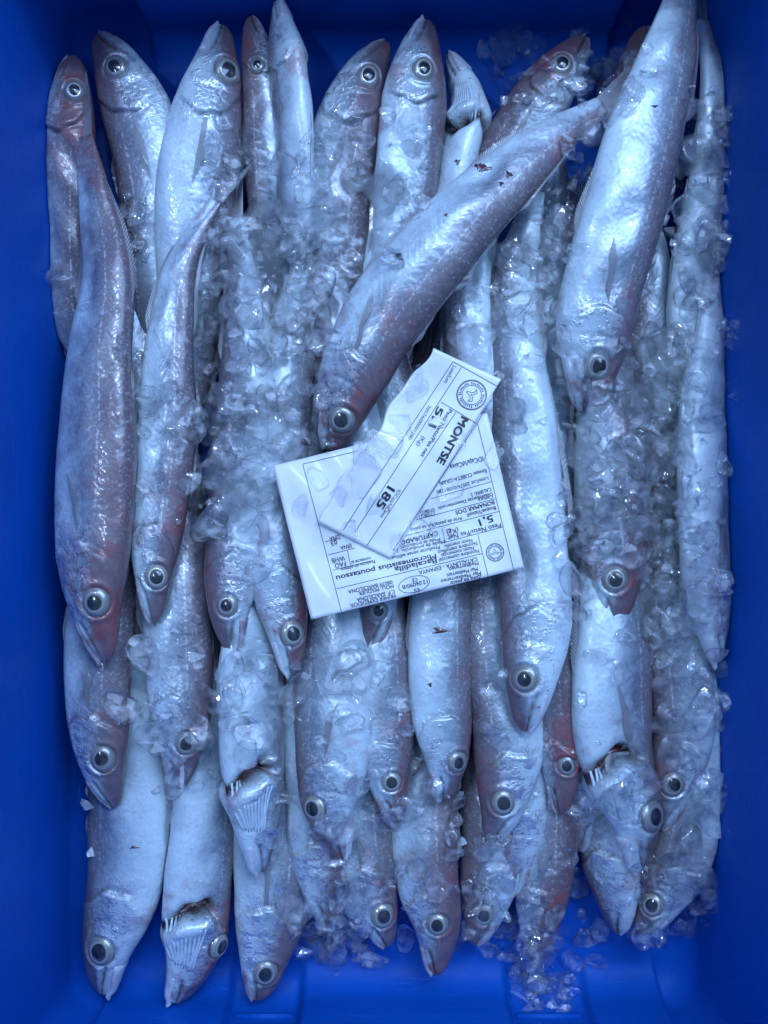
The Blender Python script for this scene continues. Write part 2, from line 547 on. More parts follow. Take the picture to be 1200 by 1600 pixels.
def fish(label, pts, W, dorsal, eye=None, roll=0.0, dark=0.0, red=0.3, is_open=False, ratio=12.6, jaw=0.4, eye_r=0.40,
         pect=True, tail=True, ends=None, thick=1.0, group="blue whiting fish packed in the crate"):
    i = FISH_COUNT[0]; FISH_COUNT[0] += 1
    rs = np.random.default_rng(100 + i)
    if jaw == 0.4:
        jaw = float(rs.choice([0.15, 0.3, 0.5, 0.8, 1.0]))
    if not any(w in label for w in PECT_SEEN):
        pect = pect and rs.random() < 0.25
    w3 = [P(x, y, z / 1000.0) for x, y, z in pts]
    Ww = W * px_scale(pts[0][2] / 1000.0)
    L = sum(np.linalg.norm(w3[k + 1] - w3[k]) for k in range(len(w3) - 1))
    want = ratio * Ww
    if L < want and tail is not None:           # the hidden rest of the body runs on under its neighbours
        d = w3[-1] - w3[-2]; d /= np.linalg.norm(d)
        rest = want - L
        for kk in (0.5, 1.0):
            q = w3[-1] + d * rest * 0.5 if kk == 0.5 else w3[-1] + d * rest * 0.5
            q = q.copy(); q[2] = max(0.012, q[2] - 0.004)
            q[0] = np.clip(q[0], -HX + 0.02, HX - 0.02); q[1] = np.clip(q[1], -HY + 0.02, HY - 0.02)
            w3.append(q)
    C, L = catmull(w3, TS)
    T = np.gradient(C, TS, axis=0); T /= np.linalg.norm(T, axis=1)[:, None]
    N = np.cross(T, (0, 0, 1)); N /= np.linalg.norm(N, axis=1)[:, None]
    if np.mean(N[:80, 0]) * (1 if dorsal == 'r' else -1) < 0:
        N = -N
    B = np.cross(T, N)
    if B[10, 2] < 0:
        B = -B
    ph = math.radians(roll)
    Nr = N * math.cos(ph) - B * math.sin(ph)
    Br = N * math.sin(ph) + B * math.cos(ph)
    jit = 1 + 0.045 * rs.standard_normal(3)
    ct, st = np.cos(THETA), np.sin(THETA)
    sx = np.sign(ct) * np.abs(ct) ** 1.06
    sy = np.sign(st) * np.abs(st) ** 0.92
    t2, c2 = np.meshgrid(TS, ct, indexing='ij')
    lateral = np.abs(st)[None, :] ** 0.7
    h = np.where(c2 >= 0, HD0[:, None] * jit[0], HV0[:, None] * jit[1]) * Ww
    pa, pb, pc = rs.uniform(0, 6.28, 3)
    h = h * (1 + 0.05 * np.sin(7 * t2 + pa) + 0.035 * np.sin(15 * t2 + pb + 1.5 * np.sign(c2)) ) 
    h = np.where(c2 < 0, h * (1 + 0.10 * rs.uniform(-1, 1) * np.exp(-((t2 - 0.33) / 0.1) ** 2)), h)
    th = (HT0 * jit[2] * thick * Ww)[:, None] * np.ones_like(c2)
    # --- relief of head and flank, in units of W
    tg = 0.222 - 0.055 * (c2 + 0.15) ** 2 + 0.004 * np.sin(9 * c2 + i)
    disp = 0.105 * np.where(t2 < tg, np.exp(-(tg - t2) / 0.035), np.exp(-(t2 - tg) / 0.003) * 0.6 - 0.35 * np.exp(-((t2 - tg - 0.006) / 0.006) ** 2)) * smooth(1.0, 0.75, np.abs(c2))
    tp = 0.165 - 0.03 * (c2 + 0.2) ** 2
    disp -= 0.028 * np.exp(-((t2 - tp) / 0.0045) ** 2) * smooth(0.9, 0.5, np.abs(c2 + 0.1))
    cm = -0.12 - 4.2 * t2                                   # mouth line
    disp -= 0.17 * np.exp(-((c2 - cm) / 0.07) ** 2) * smooth(0.085, 0.065, t2) * smooth(-0.01, 0.01, t2)
    disp += 0.035 * np.exp(-((c2 - cm - 0.25) / 0.13) ** 2) * smooth(0.09, 0.06, t2)
    disp -= 0.03 * np.exp(-((t2 - 0.045) / 0.02) ** 2 - ((c2 - 0.45) / 0.3) ** 2)
    slit = np.zeros_like(c2)
    if is_open:
        g = np.exp(-((t2 - tg - 0.016) / 0.014) ** 2) * smooth(0.55, 0.2, c2)
        disp -= 0.50 * g
        slit = np.clip(g * 1.6 - 0.25, 0, 1)
        disp += 0.18 * np.exp(-((t2 - tg + 0.02) / 0.02) ** 2) * smooth(0.4, 0.0, c2)
    mouth = np.exp(-((c2 - cm) / 0.055) ** 2) * smooth(0.085, 0.065, t2) * 0.75
    crease = np.exp(-((t2 - tg - 0.004) / 0.0035) ** 2) * smooth(0.8, 0.5, np.abs(c2 + 0.1)) * (0.35 + 0.25 * np.sin(11 * c2 + i))
    slit = np.clip(np.maximum(slit, np.maximum(mouth, crease)), 0, 1)
    # soft dents and folds
    for k in range(7):
        f1, f2, p1 = rs.uniform(4, 26), rs.uniform(1, 4), rs.uniform(0, 7)
        disp += 0.010 * np.sin(f1 * t2 * 2 + f2 * THETA[None, :] + p1) * smooth(0.05, 0.3, t2)
    for k in range(5):
        t0, c0 = rs.uniform(0.28, 0.8), rs.uniform(-0.7, 0.5)
        disp -= rs.uniform(0.04, 0.11) * np.exp(-((t2 - t0) / 0.05) ** 2 - ((c2 - c0) / 0.35) ** 2)
    # herringbone relief of the muscle blocks
    zig = np.abs(((c2 + 1.0) % 0.84) - 0.42)
    disp += 0.0010 * np.sin((t2 * 46 - zig * 4.2) * 6.2832) * smooth(0.24, 0.32, t2) * smooth(0.98, 0.8, t2)
    V = (C[:, None, :] + (h * sx[None, :])[:, :, None] * Nr[:, None, :] + (th * sy[None, :])[:, :, None] * Br[:, None, :])
    nrm = (sx[None, :] * th)[:, :, None] * Nr[:, None, :] + (sy[None, :] * h)[:, :, None] * Br[:, None, :]
    nrm /= np.linalg.norm(nrm, axis=2)[:, :, None] + 1e-12
    V = V + nrm * (disp * Ww * lateral)[:, :, None]
    # keep inside the crate
    lim = HX + DRAFT * V[..., 2] / HZ - 0.0015
    V[..., 0] = np.clip(V[..., 0], -lim, lim)
    V[..., 2] = np.maximum(V[..., 2], 0.001)
    # eye: where the photograph shows it
    eye_px = eye
    up = (nrm[:, :, 2] > 0.1) & (t2 < 0.2) & (t2 > 0.04)
    if eye is not None:
        qx, qy = to_px(V)
        d2 = (qx - eye[0]) ** 2 + (qy - eye[1]) ** 2 + np.where(up, 0, 1e9)
        ie, je = np.unravel_index(np.argmin(d2), d2.shape)
        E, En = V[ie, je].copy(), nrm[ie, je].copy()
        er = eye_r * W * px_scale(E[2]) * rs.uniform(0.9, 1.08)
        dd = np.linalg.norm(V - E, axis=2)
        V = V + En[None, None, :] * (-0.30 * er * np.exp(-(dd / (0.95 * er)) ** 4) + 0.16 * er * np.exp(-((dd - 1.18 * er) / (0.2 * er)) ** 2))[:, :, None]
    base = C[NS // 2].copy(); base[2] = V[..., 2].min()
    root = empty("blue_whiting", tuple(base))
    tag(root, label, "fish", group)
    off = -base
    verts = V.reshape(-1, 3) + off
    faces = grid_faces(NS, NV, True)
    faces.append(tuple(range(NV))); faces.append(tuple(range((NS - 1) * NV, NS * NV))[::-1])
    me = mesh_np("body", verts, faces)
    fattr(me, 'fish_t', t2.ravel()); fattr(me, 'fish_c', c2.ravel()); fattr(me, 'fish_slit', slit.ravel()); fattr(me, 'fish_w', np.abs(np.tile(st, (NS, 1))).ravel())
    bm = bmesh.new(); bm.from_mesh(me); bmesh.ops.recalc_face_normals(bm, faces=bm.faces); bm.to_mesh(me); bm.free()
    body = link("body", me, M_FISH, root)
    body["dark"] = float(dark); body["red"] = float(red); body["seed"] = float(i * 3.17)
    n0 = len(fish_bvh_v)
    fish_bvh_v.extend(V[::2, ::2].reshape(-1, 3).tolist())
    fish_bvh_f.extend(grid_faces(len(TS[::2]), NV // 2, True, n0))

    def surf(t, c, out=0.0):
        """point and normal on the upper flank at length t and height c"""
        a = int(np.argmin(np.abs(TS - t)))
        j = int(np.argmin(np.abs(ct - c) + np.where(st >= 0, 0, 9)))
        return V[a, j] + nrm[a, j] * out, nrm[a, j], T[a], Nr[a]

    if eye is not None:
        tt = T[ie] - En * np.dot(T[ie], En); tt /= np.linalg.norm(tt)
        bb = np.cross(En, tt)
        nr, na = 12, 32
        ev, ef, ea = [], [], []
        for r in range(nr + 1):
            q = r / nr
            hh = 0.30 * (1 - q ** 2) - 0.34 * smooth(0.85, 1.0, q) + 0.10 * math.exp(-((q - 0.62) / 0.10) ** 2) * 0.5
            for a in range(na):
                an = 2 * math.pi * a / na
                rad = er * q * (1 + 0.02 * math.sin(2 * an + i))
                ev.append(E + off + tt * math.cos(an) * rad * 1.04 + bb * math.sin(an) * rad * 0.97 + En * er * (hh - 0.05))
                ea.append(q)
        ef = grid_faces(nr + 1, na, True)
        em = mesh_np("eye", ev, ef); fattr(em, 'eye_r', ea)
        bm = bmesh.new(); bm.from_mesh(em); bmesh.ops.remove_doubles(bm, verts=bm.verts, dist=1e-6); bmesh.ops.recalc_face_normals(bm, faces=bm.faces); bm.to_mesh(em); bm.free()
        eo = link("eye", em, M_IRIS, root)
        eo["cloud"] = float(rs.uniform(0, 1))
        pv = []
        ox, oy = rs.uniform(-0.06, 0.06, 2)
        for r in range(7):
            q = r / 6
            for a in range(24):
                an = 2 * math.pi * a / 24
                pv.append(E + off + tt * (math.cos(an) * er * 0.50 * q + ox * er) * (1 + 0.06 * math.cos(an)) + bb * (math.sin(an) * er * 0.46 * q + oy * er)
                          + En * er * (0.315 - 0.075 * q * q - 0.05 + 0.03 * (1 - q)))
        pm = mesh_np("pupil", pv, grid_faces(7, 24, True))
        link("pupil", pm, M_PUPIL, eo)

    # lower jaw: a flattened wedge closing under the snout
    jn, jc = 18, 16
    jv = []
    open_ = 0.02 + 0.13 * jaw
    for a in range(jn):
        u = a / (jn - 1)                         # hinge -> chin
        tq = 0.092 * (1 - u) - (0.004 + 0.010 * jaw) * u
        k = int(np.argmin(np.abs(TS - max(tq, 0))))
        ctr = C[k] + T[k] * L * min(tq, 0) - Nr[k] * Ww * (max(HV0[k], 0.10) * 0.74 + open_ * u ** 1.5 - 0.02)
        end = math.sqrt(max(0.0, 1 - max(0, (u - 0.72) / 0.28) ** 2)) * min(1, 0.35 + u * 4)
        rh = Ww * (0.15 - 0.07 * u) * (end + 0.03)
        rt = Ww * max(HT0[k] * 0.72, 0.11) * (end + 0.03)
        for b in range(jc):
            an = 2 * math.pi * b / jc
            jv.append(ctr + Nr[k] * rh * math.cos(an) + Br[k] * rt * math.sin(an) + off)
    jf = grid_faces(jn, jc, True)
    jf.append(tuple(range(jc))); jf.append(tuple(range((jn - 1) * jc, jn * jc))[::-1])
    jm = mesh_np("lower_jaw", jv, jf)
    bm = bmesh.new(); bm.from_mesh(jm); bmesh.ops.recalc_face_normals(bm, faces=bm.faces); bm.to_mesh(jm); bm.free()
    link("lower_jaw", jm, M_JAWP if roll > 10 else M_JAW, root)
    # pectoral fin: a folded fan lying back over the flank
    if pect:
        nu, nv_ = 14, 9
        fv, uu, vv = [], [], []
        c0 = -0.10 + rs.uniform(-0.12, 0.1)
        ln = 0.135 * rs.uniform(0.85, 1.15)
        bend = rs.uniform(-0.25, 0.1)
        for a in range(nu):
            u = a / (nu - 1)
            for b in range(nv_):
                w = b / (nv_ - 1) - 0.5
                spread = 0.05 + 0.20 * u ** 0.8
                endcut = 1 - 0.35 * (w + 0.5) * u - 0.10 * (b % 2) * u
                tq = 0.232 + ln * u * endcut
                cq = c0 + w * spread + bend * u
                q, qn, _, _ = surf(tq, cq)
                fv.append(q + qn * Ww * (0.03 + 0.05 * math.sin(math.pi * u * 0.9) + 0.015 * (b % 2) * u) + off)
                uu.append(u); vv.append(b / (nv_ - 1))
        for it in range(2):           # even out the steps of the surface lookup
            g = np.array(fv).reshape(nu, nv_, 3)
            g[1:-1] = 0.25 * g[:-2] + 0.5 * g[1:-1] + 0.25 * g[2:]
            g[:, 1:-1] = 0.25 * g[:, :-2] + 0.5 * g[:, 1:-1] + 0.25 * g[:, 2:]
            fv = list(g.reshape(-1, 3))
        fm = mesh_np("pectoral_fin", fv, grid_faces(nu, nv_))
        fattr(fm, 'fin_u', uu); fattr(fm, 'fin_v', vv)
        link("pectoral_fin", fm, M_FIN, root)
    # median fins along back and belly, folded flat
    for nm, sgn, ranges in (("dorsal_fin", 1, ((.29, .39), (.45, .54), (.66, .90))), ("anal_fin", -1, ((.36, .62), (.66, .90)))):
        for (ta, tb) in ranges:
            fv, uu, vv = [], [], []
            n1 = 16
            for a in range(n1):
                s = a / (n1 - 1)
                tq = ta + (tb - ta) * s
                k = int(np.argmin(np.abs(TS - tq)))
                hgt = 0.20 * Ww * (1 - s) ** 0.6 * smooth(-0.02, 0.10, s)
                e = C[k] + Nr[k] * sgn * (HD0[k] if sgn > 0 else HV0[k]) * Ww * 0.97
                for b in range(4):
                    q = b / 3
                    fv.append(e + Nr[k] * sgn * hgt * q * 0.7 + T[k] * hgt * q * 1.1 + Br[k] * hgt * 0.35 * q * math.sin(5 * s + i) + off)
                    uu.append(q); vv.append(s * 2.6)
            fv = np.array(fv)
            lim2 = HX - 0.001
            fv[:, 0] = np.clip(fv[:, 0], -lim2 - base[0], lim2 - base[0])
            fm = mesh_np(nm, fv, grid_faces(n1, 4)); fattr(fm, 'fin_u', uu); fattr(fm, 'fin_v', vv)
            link(nm, fm, M_FIN, root)
    # forked tail
    fv, uu, vv = [], [], []
    nu, nv_ = 12, 17
    for a in range(nu):
        u = a / (nu - 1)
        for b in range(nv_):
            w = 2 * b / (nv_ - 1) - 1
            ln = (0.075 + 0.055 * abs(w) ** 1.3) * L
            fv.append(C[-1] - T[-1] * 0.002 + T[-1] * ln * u + Nr[-1] * Ww * (0.22 + 0.28 * u) * w + Br[-1] * Ww * 0.12 * math.sin(2.5 * w + i + 3 * u) * u + off)
            uu.append(u); vv.append(b / (nv_ - 1))
    fv = np.array(fv)
    fv[:, 1] = np.clip(fv[:, 1], -HY + 0.002 - base[1], HY - 0.002 - base[1])
    fv[:, 0] = np.clip(fv[:, 0], -HX + 0.002 - base[0], HX - 0.002 - base[0])
    fm = mesh_np("tail_fin", fv, grid_faces(nu, nv_)); fattr(fm, 'fin_u', uu); fattr(fm, 'fin_v', vv)
    link("tail_fin", fm, M_FIN, root)
    if is_open:                       # raised gill cover with its fan of pale rays
        for k in range(10):
            s = k / 9
            path = []
            for q in np.linspace(0, 1, 9):
                tq = 0.105 + 0.098 * q + 0.012 * s
                cq = -0.12 - 0.80 * s + 0.22 * (q - 0.5) * (1 - s) - 0.10 * q
                pp, pn, _, _ = surf(tq, max(cq, -0.98), -Ww * 0.012)
                path.append(pp + off)
            path = np.array(path)
            for it in range(3):
                path[1:-1] = 0.25 * path[:-2] + 0.5 * path[1:-1] + 0.25 * path[2:]
            v_, f_ = tube(path, np.interp(np.linspace(0, 1, 9), [0, .5, 1], [.02, .05, .03]) * Ww, 8)
            link("gill_ray", mesh_np("gill_ray", v_, f_), M_RAY, root)
        # red gill arch seen through the slit
        path = []
        for q in np.linspace(-0.75, 0.25, 9):
            pp, pn, _, _ = surf(0.238 - 0.05 * (q + .15) ** 2, q, -Ww * 0.02)
            path.append(pp + off)
        v_, f_ = tube(np.array(path), np.array([.02, .05, .07, .08, .08, .08, .07, .05, .02]) * Ww, 8)
        link("gill_arch", mesh_np("gill_arch", v_, f_), M_GILL, root)
    return root


# bottom layer, heads towards the lower end
fish("pale fish in the lower left corner of the crate, head lowest", [(160, 1552, 22), (165, 1488, 25), (188, 1390, 26), (195, 1290, 25), (200, 1150, 22)], 64, 'l', (158, 1488), 15, -0.25, 0.25)
fish("fish with opened gill second from the lower left corner", [(275, 1566, 24), (308, 1480, 28), (318, 1370, 28), (325, 1250, 26), (330, 1100, 22)], 58, 'r', (343, 1478), 28, -0.2, 0.5, True, jaw=1.0)
fish("grey headed fish third from the left in the lowest row", [(402, 1562, 20), (412, 1515, 23), (425, 1420, 25), (432, 1300, 24), (440, 1150, 20)], 58, 'r', (415, 1522), 5, 0.1, 0.2)
fish("ice covered fish fourth from left in the lowest row, snout at the blue wall panel", [(605, 1478, 26), (592, 1430, 29), (572, 1350, 30), (560, 1250, 27)], 50, 'r', (597, 1432), 5, 0.1, 0.4)
fish("dark snouted fish in the lowest row pointing at the middle wall panel", [(682, 1522, 31), (684, 1445, 35), (672, 1370, 35), (668, 1270, 31), (670, 1150, 25)], 50, 'r', (685, 1445), -10, 0.4, 0.9)
fish("iced fish right of the dark snouted fish in the lowest row", [(742, 1475, 26), (754, 1430, 28), (765, 1350, 28), (770, 1250, 24)], 48, 'l', (757, 1430), 5, 0.2, 0.5)
fish("reddish brown fish sunk under ice above the lower right wall channel", [(838, 1500, 24), (845, 1430, 26), (855, 1340, 28), (860, 1230, 26)], 44, 'r', None, -20, 0.5, 0.8)
fish("belly up fish with white pointed jaw below the opened gill at lower right", [(966, 1458, 26), (958, 1400, 30), (948, 1320, 30), (950, 1200, 26)], 50, 'l', None, 45, -0.2, 0.4)
fish("iced fish at the lower right corner along the right wall", [(1000, 1462, 30), (1025, 1415, 32), (1068, 1320, 36), (1085, 1200, 38), (1090, 1080, 38)], 48, 'l', (1020, 1416), 20, 0.0, 0.3)

# bottom layer, heads towards the upper end
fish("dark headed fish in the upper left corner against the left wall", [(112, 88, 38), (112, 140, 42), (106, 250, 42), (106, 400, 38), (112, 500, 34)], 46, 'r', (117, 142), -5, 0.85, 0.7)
fish("grey fish second from the upper left corner, snout up", [(150, 56, 34), (184, 112, 38), (222, 230, 40), (240, 330, 38), (240, 450, 34)], 55, 'l', (180, 103), 5, 0.35, 0.3)
fish("pale fish with big round eye third from the upper left corner", [(348, 40, 40), (340, 110, 44), (328, 200, 46), (308, 320, 44), (300, 450, 38)], 57, 'r', (357, 110), 16, -0.1, 0.35, eye_r=0.46)
fish("dark head wedged left of the white rolled fish at the upper wall", [(392, 26, 38), (404, 105, 40), (412, 200, 40), (418, 330, 36)], 36, 'l', (404, 108), 0, 0.6, 0.5)
fish("white fish rolled on its back with jaw against the upper wall", [(432, 2, 48), (448, 100, 53), (460, 200, 53), (460, 340, 46), (458, 450, 36)], 42, 'l', None, 50, -0.4, 0.6, jaw=0.9)
fish("dusky fish in the top row just left of the pale fish with raised snout", [(604, 66, 36), (570, 128, 40), (548, 200, 42), (530, 300, 40), (520, 450, 34)], 56, 'r', (575, 118), 0, 0.5, 0.4)
fish("pale cheeked fish with raised snout in the middle of the top row", [(668, 32, 44), (656, 105, 48), (648, 200, 48), (635, 320, 44), (615, 450, 38)], 52, 'r', (662, 108), 12, 0.0, 0.4)
fish("white throated fish with gaping gill behind the diagonal fish", [(700, 85, 34), (728, 160, 37), (716, 240, 38), (690, 330, 36)], 46, 'l', None, 60, -0.35, 0.4, True)
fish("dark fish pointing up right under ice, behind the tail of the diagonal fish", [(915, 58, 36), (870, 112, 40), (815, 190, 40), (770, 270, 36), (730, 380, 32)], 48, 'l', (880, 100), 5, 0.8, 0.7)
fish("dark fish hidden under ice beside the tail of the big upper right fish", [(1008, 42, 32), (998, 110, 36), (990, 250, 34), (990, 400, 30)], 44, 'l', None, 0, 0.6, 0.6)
fish("slim fish along the right wall beside the big upper right fish, tail up", [(1080, 700, 36), (1085, 560, 40), (1090, 420, 44), (1105, 290, 48), (1117, 150, 50), (1097, 30, 48)], 44, 'r', None, 20, 0.0, 0.2)

# middle layer, heads down
fish("fish under the big left fish, snout poking out at the left wall", [(178, 1260, 42), (160, 1185, 47), (154, 1080, 46), (158, 980, 42), (162, 860, 36)], 54, 'r', (160, 1185), -8, 0.15, 0.5)
fish("blurry iced fish second from left in the middle row", [(278, 1232, 44), (286, 1160, 48), (280, 1060, 46), (276, 950, 42)], 54, 'r', (290, 1160), 0, 0.0, 0.5)
fish("fish with dark gill slit and pale ribbed throat left of centre", [(408, 1362, 46), (402, 1270, 50), (395, 1160, 50), (395, 1050, 46), (400, 950, 42)], 58, 'r', None, 48, -0.35, 0.3, True, jaw=0.9)
fish("white bellied fish below the left half of the paper label", [(535, 1342, 46), (514, 1262, 48), (515, 1150, 48), (520, 1030, 44), (530, 900, 38)], 58, 'l', (488, 1262), 18, -0.2, 0.4)
fish("slim pinkish fish below the middle of the paper label", [(622, 1285, 44), (610, 1222, 46), (605, 1120, 46), (600, 1000, 42)], 47, 'r', (613, 1222), 5, 0.1, 0.6)
fish("clean pale fish below the label with eye on its right edge", [(692, 1252, 46), (698, 1190, 50), (693, 1100, 50), (690, 1000, 48), (690, 900, 44)], 50, 'r', (716, 1192), 8, -0.1, 0.35)
fish("blue grey fish under the long bright fish right of the label", [(768, 1314, 46), (783, 1250, 48), (785, 1150, 48), (772, 1020, 44), (762, 900, 40)], 52, 'l', (787, 1255), 0, 0.1, 0.3)
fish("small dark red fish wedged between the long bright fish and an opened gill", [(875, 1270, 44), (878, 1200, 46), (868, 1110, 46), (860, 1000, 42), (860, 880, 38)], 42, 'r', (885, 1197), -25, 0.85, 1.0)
fish("iced fish beside the right wall with eye near the opened gill", [(1030, 1295, 40), (1048, 1225, 44), (1062, 1130, 44), (1055, 1000, 42), (1040, 850, 38), (1035, 700, 36)], 50, 'l', (1053, 1228), 5, 0.0, 0.4)
fish("large fish with opened gill and ribbed white throat at lower right", [(1000, 1358, 46), (992, 1275, 50), (965, 1180, 50), (960, 1050, 50), (955, 930, 46), (960, 800, 40)], 66, 'r', (1020, 1275), 22, -0.2, 0.4, True, jaw=0.8)

# middle fish under the label and the ice
fish("fish mostly under the label, eye peeping below its lower edge", [(575, 1012, 50), (588, 955, 52), (580, 850, 52), (560, 700, 50), (530, 550, 46), (510, 420, 44), (505, 300, 44)], 46, 'l', (590, 955), 0, 0.2, 0.5)
fish("thin fish hidden between the diagonal fish and the label", [(655, 900, 46), (645, 820, 46), (632, 700, 46), (600, 560, 42), (592, 400, 40), (606, 280, 40)], 42, 'r', None, 0, 0.1, 0.4)
fish("grey fish between the diagonal fish and the long bright fish", [(760, 800, 50), (742, 640, 52), (730, 500, 52), (742, 400, 46), (785, 280, 40)], 42, 'l', None, 10, 0.0, 0.2)
fish("pale fish at the left edge of the label, blood on its cheek", [(456, 1055, 56), (450, 990, 58), (435, 880, 58), (430, 780, 56), (445, 650, 50), (470, 480, 44), (505, 320, 40)], 50, 'r', (456, 990), 18, -0.1, 0.8)
fish("ice covered fish with bright ringed eye left of the label", [(362, 1018, 60), (358, 945, 62), (370, 840, 60), (383, 700, 56), (385, 560, 52), (378, 420, 48), (368, 345, 44)], 52, 'l', (355, 945), 8, 0.1, 0.3)
fish("red cheeked fish deep in ice right of the long bright fish", [(955, 985, 54), (962, 905, 56), (960, 800, 56), (950, 680, 52), (945, 560, 46), (930, 440, 40)], 55, 'r', (963, 905), -8, 0.25, 1.0)
fish("white bellied fish pressed along the right wall", [(1122, 1035, 56), (1112, 960, 60), (1102, 850, 60), (1098, 720, 58), (1102, 600, 54), (1113, 500, 50), (1108, 380, 42)], 50, 'r', None, 38, -0.45, 0.5)

# buried layer showing only in the gaps
for lab, x0, y0, x1, y1, dd in (("fish buried between the two leftmost long fish", 215, 1010, 212, 300, 'r'), ("fish buried in ice left of the diagonal fish's head", 470, 900, 440, 330, 'l'),
                                ("fish buried under ice between the two big upper fish", 880, 900, 868, 240, 'r'), ("fish buried in ice beside the right wall fish", 1035, 900, 1010, 400, 'l'),
                                ("fish buried under the label's right edge", 705, 1000, 715, 420, 'l'), ("fish half sunk in ice at the lower wall panel", 512, 1450, 480, 850, 'r'),
                                ("fish buried under the lowest row right of middle", 800, 1400, 810, 800, 'l'), ("fish buried between opened gill fish and red fish", 905, 1330, 900, 800, 'l')):
    fish(lab, [(x0, y0, 30), (x0 + (x1 - x0) * .33, y0 + (y1 - y0) * .33, 33), (x0 + (x1 - x0) * .66, y0 + (y1 - y0) * .66, 33), (x1, y1, 28)], 50, dd, None, 5, 0.15, 0.3)

# upper layer
fish("slender fish next to the big left fish, tail bending right", [(240, 972, 60), (243, 900, 63), (252, 800, 61), (264, 660, 59), (266, 520, 57), (285, 410, 55), (338, 312, 52)], 48, 'r', (245, 900), -4, 0.1, 0.6, ratio=0)
fish("biggest fish on the far left lying along the left wall", [(165, 1032, 66), (151, 940, 70), (150, 850, 69), (152, 720, 65), (156, 560, 61), (165, 430, 57), (148, 310, 53), (131, 215, 50)], 66, 'r', (148, 940), -20, 0.12, 0.9, ratio=0)
fish("long bright fish lying along the right edge of the label", [(822, 1142, 66), (827, 1060, 70), (832, 950, 66), (826, 800, 62), (815, 650, 60), (803, 520, 56), (808, 420, 52), (836, 300, 48)], 60, 'l', (822, 1060), 16, -0.2, 0.5, ratio=0)
fish("big silver fish at upper right with tail reaching over the crate end", [(912, 642, 62), (928, 570, 70), (945, 470, 75), (965, 380, 79), (995, 270, 80), (1035, 130, 78), (1062, 10, 74), (1072, -50, 72)], 65, 'r', (932, 570), 8, 0.0, 0.5, ratio=0)
fish("large diagonal fish across the middle with its head beside the label", [(512, 702, 62), (532, 655, 67), (560, 580, 74), (605, 490, 79), (680, 395, 82), (760, 305, 81), (850, 225, 76), (940, 165, 70)], 63, 'r', (535, 655), -6, 0.15, 0.9, ratio=0)

# ------------------------------------------------------------------ paper labels
def zsheet(x, y):
    return 0.0835 + 0.0017 * math.sin(x * 0.024 + 1.0) + 0.0013 * math.sin(y * 0.03 + x * 0.008) + 0.0005 * math.sin(x * 0.07 - y * 0.05) - 0.0000007 * (x - 620) ** 2 / 10


def zstrip(x, y):
    d = ((x - 640) * -0.53 + (y - 710) * 0.85) / 165.0
    e = ((x - 640) * 0.85 + (y - 710) * 0.53) / 55.0
    return zsheet(x, y) + 0.0016 + 0.0016 * max(0, d - 0.5) ** 2 + 0.004 * max(0, -d - 0.4) + 0.0006 * math.sin(7 * d) * (0.4 - 0.6 * e)


def paper(name, corners, zf, label, nx=60, ny=44, ragged=0.0):
    c = [np.array(q, float) for q in corners]
    v, f = [], []
    for a in range(ny + 1):
        for b in range(nx + 1):
            u, w = b / nx, a / ny
            q = (c[0] * (1 - u) + c[1] * u) * (1 - w) + (c[3] * (1 - u) + c[2] * u) * w
            if ragged:
                q = q + ragged * (w ** 3) * np.array((0.85, 0.53)) * (math.sin(u * 31) * 0.5 + math.sin(u * 13 + 1) - 0.4)
            v.append(P(q[0], q[1], zf(q[0], q[1])))
    f = grid_faces(ny + 1, nx + 1)
    o = link(name, mesh_np(name, v, f), M_PAPER, None)
    md = o.modifiers.new("thickness", 'SOLIDIFY'); md.thickness = 0.00022; md.offset = -1 if o.data.polygons[0].normal.z > 0 else 1
    tag(o, label, "label")
    fish_bvh_f.extend([tuple(i + len(fish_bvh_v) for i in q) for q in f]); fish_bvh_v.extend([tuple(q) for q in v])
    return o


sheet = paper("paper_label", [(819, 887), (486, 968), (426, 728), (761, 645)], zsheet, "large white printed catch label lying upside down on the fish")
strip = paper("label_strip", [(783, 593), (611, 873), (495, 815), (676, 543)], zstrip, "smaller wet label strip lying slantwise across the larger label", 60, 30, 4.0)


def A_(x, y): return (420 + x / 5.333, 680 + y / 5.333)
def B_(x, y): return (600 + x / 5.217, 680 + y / 5.217)
def C_(x, y): return (560 + x / 5.0, 540 + y / 5.0)


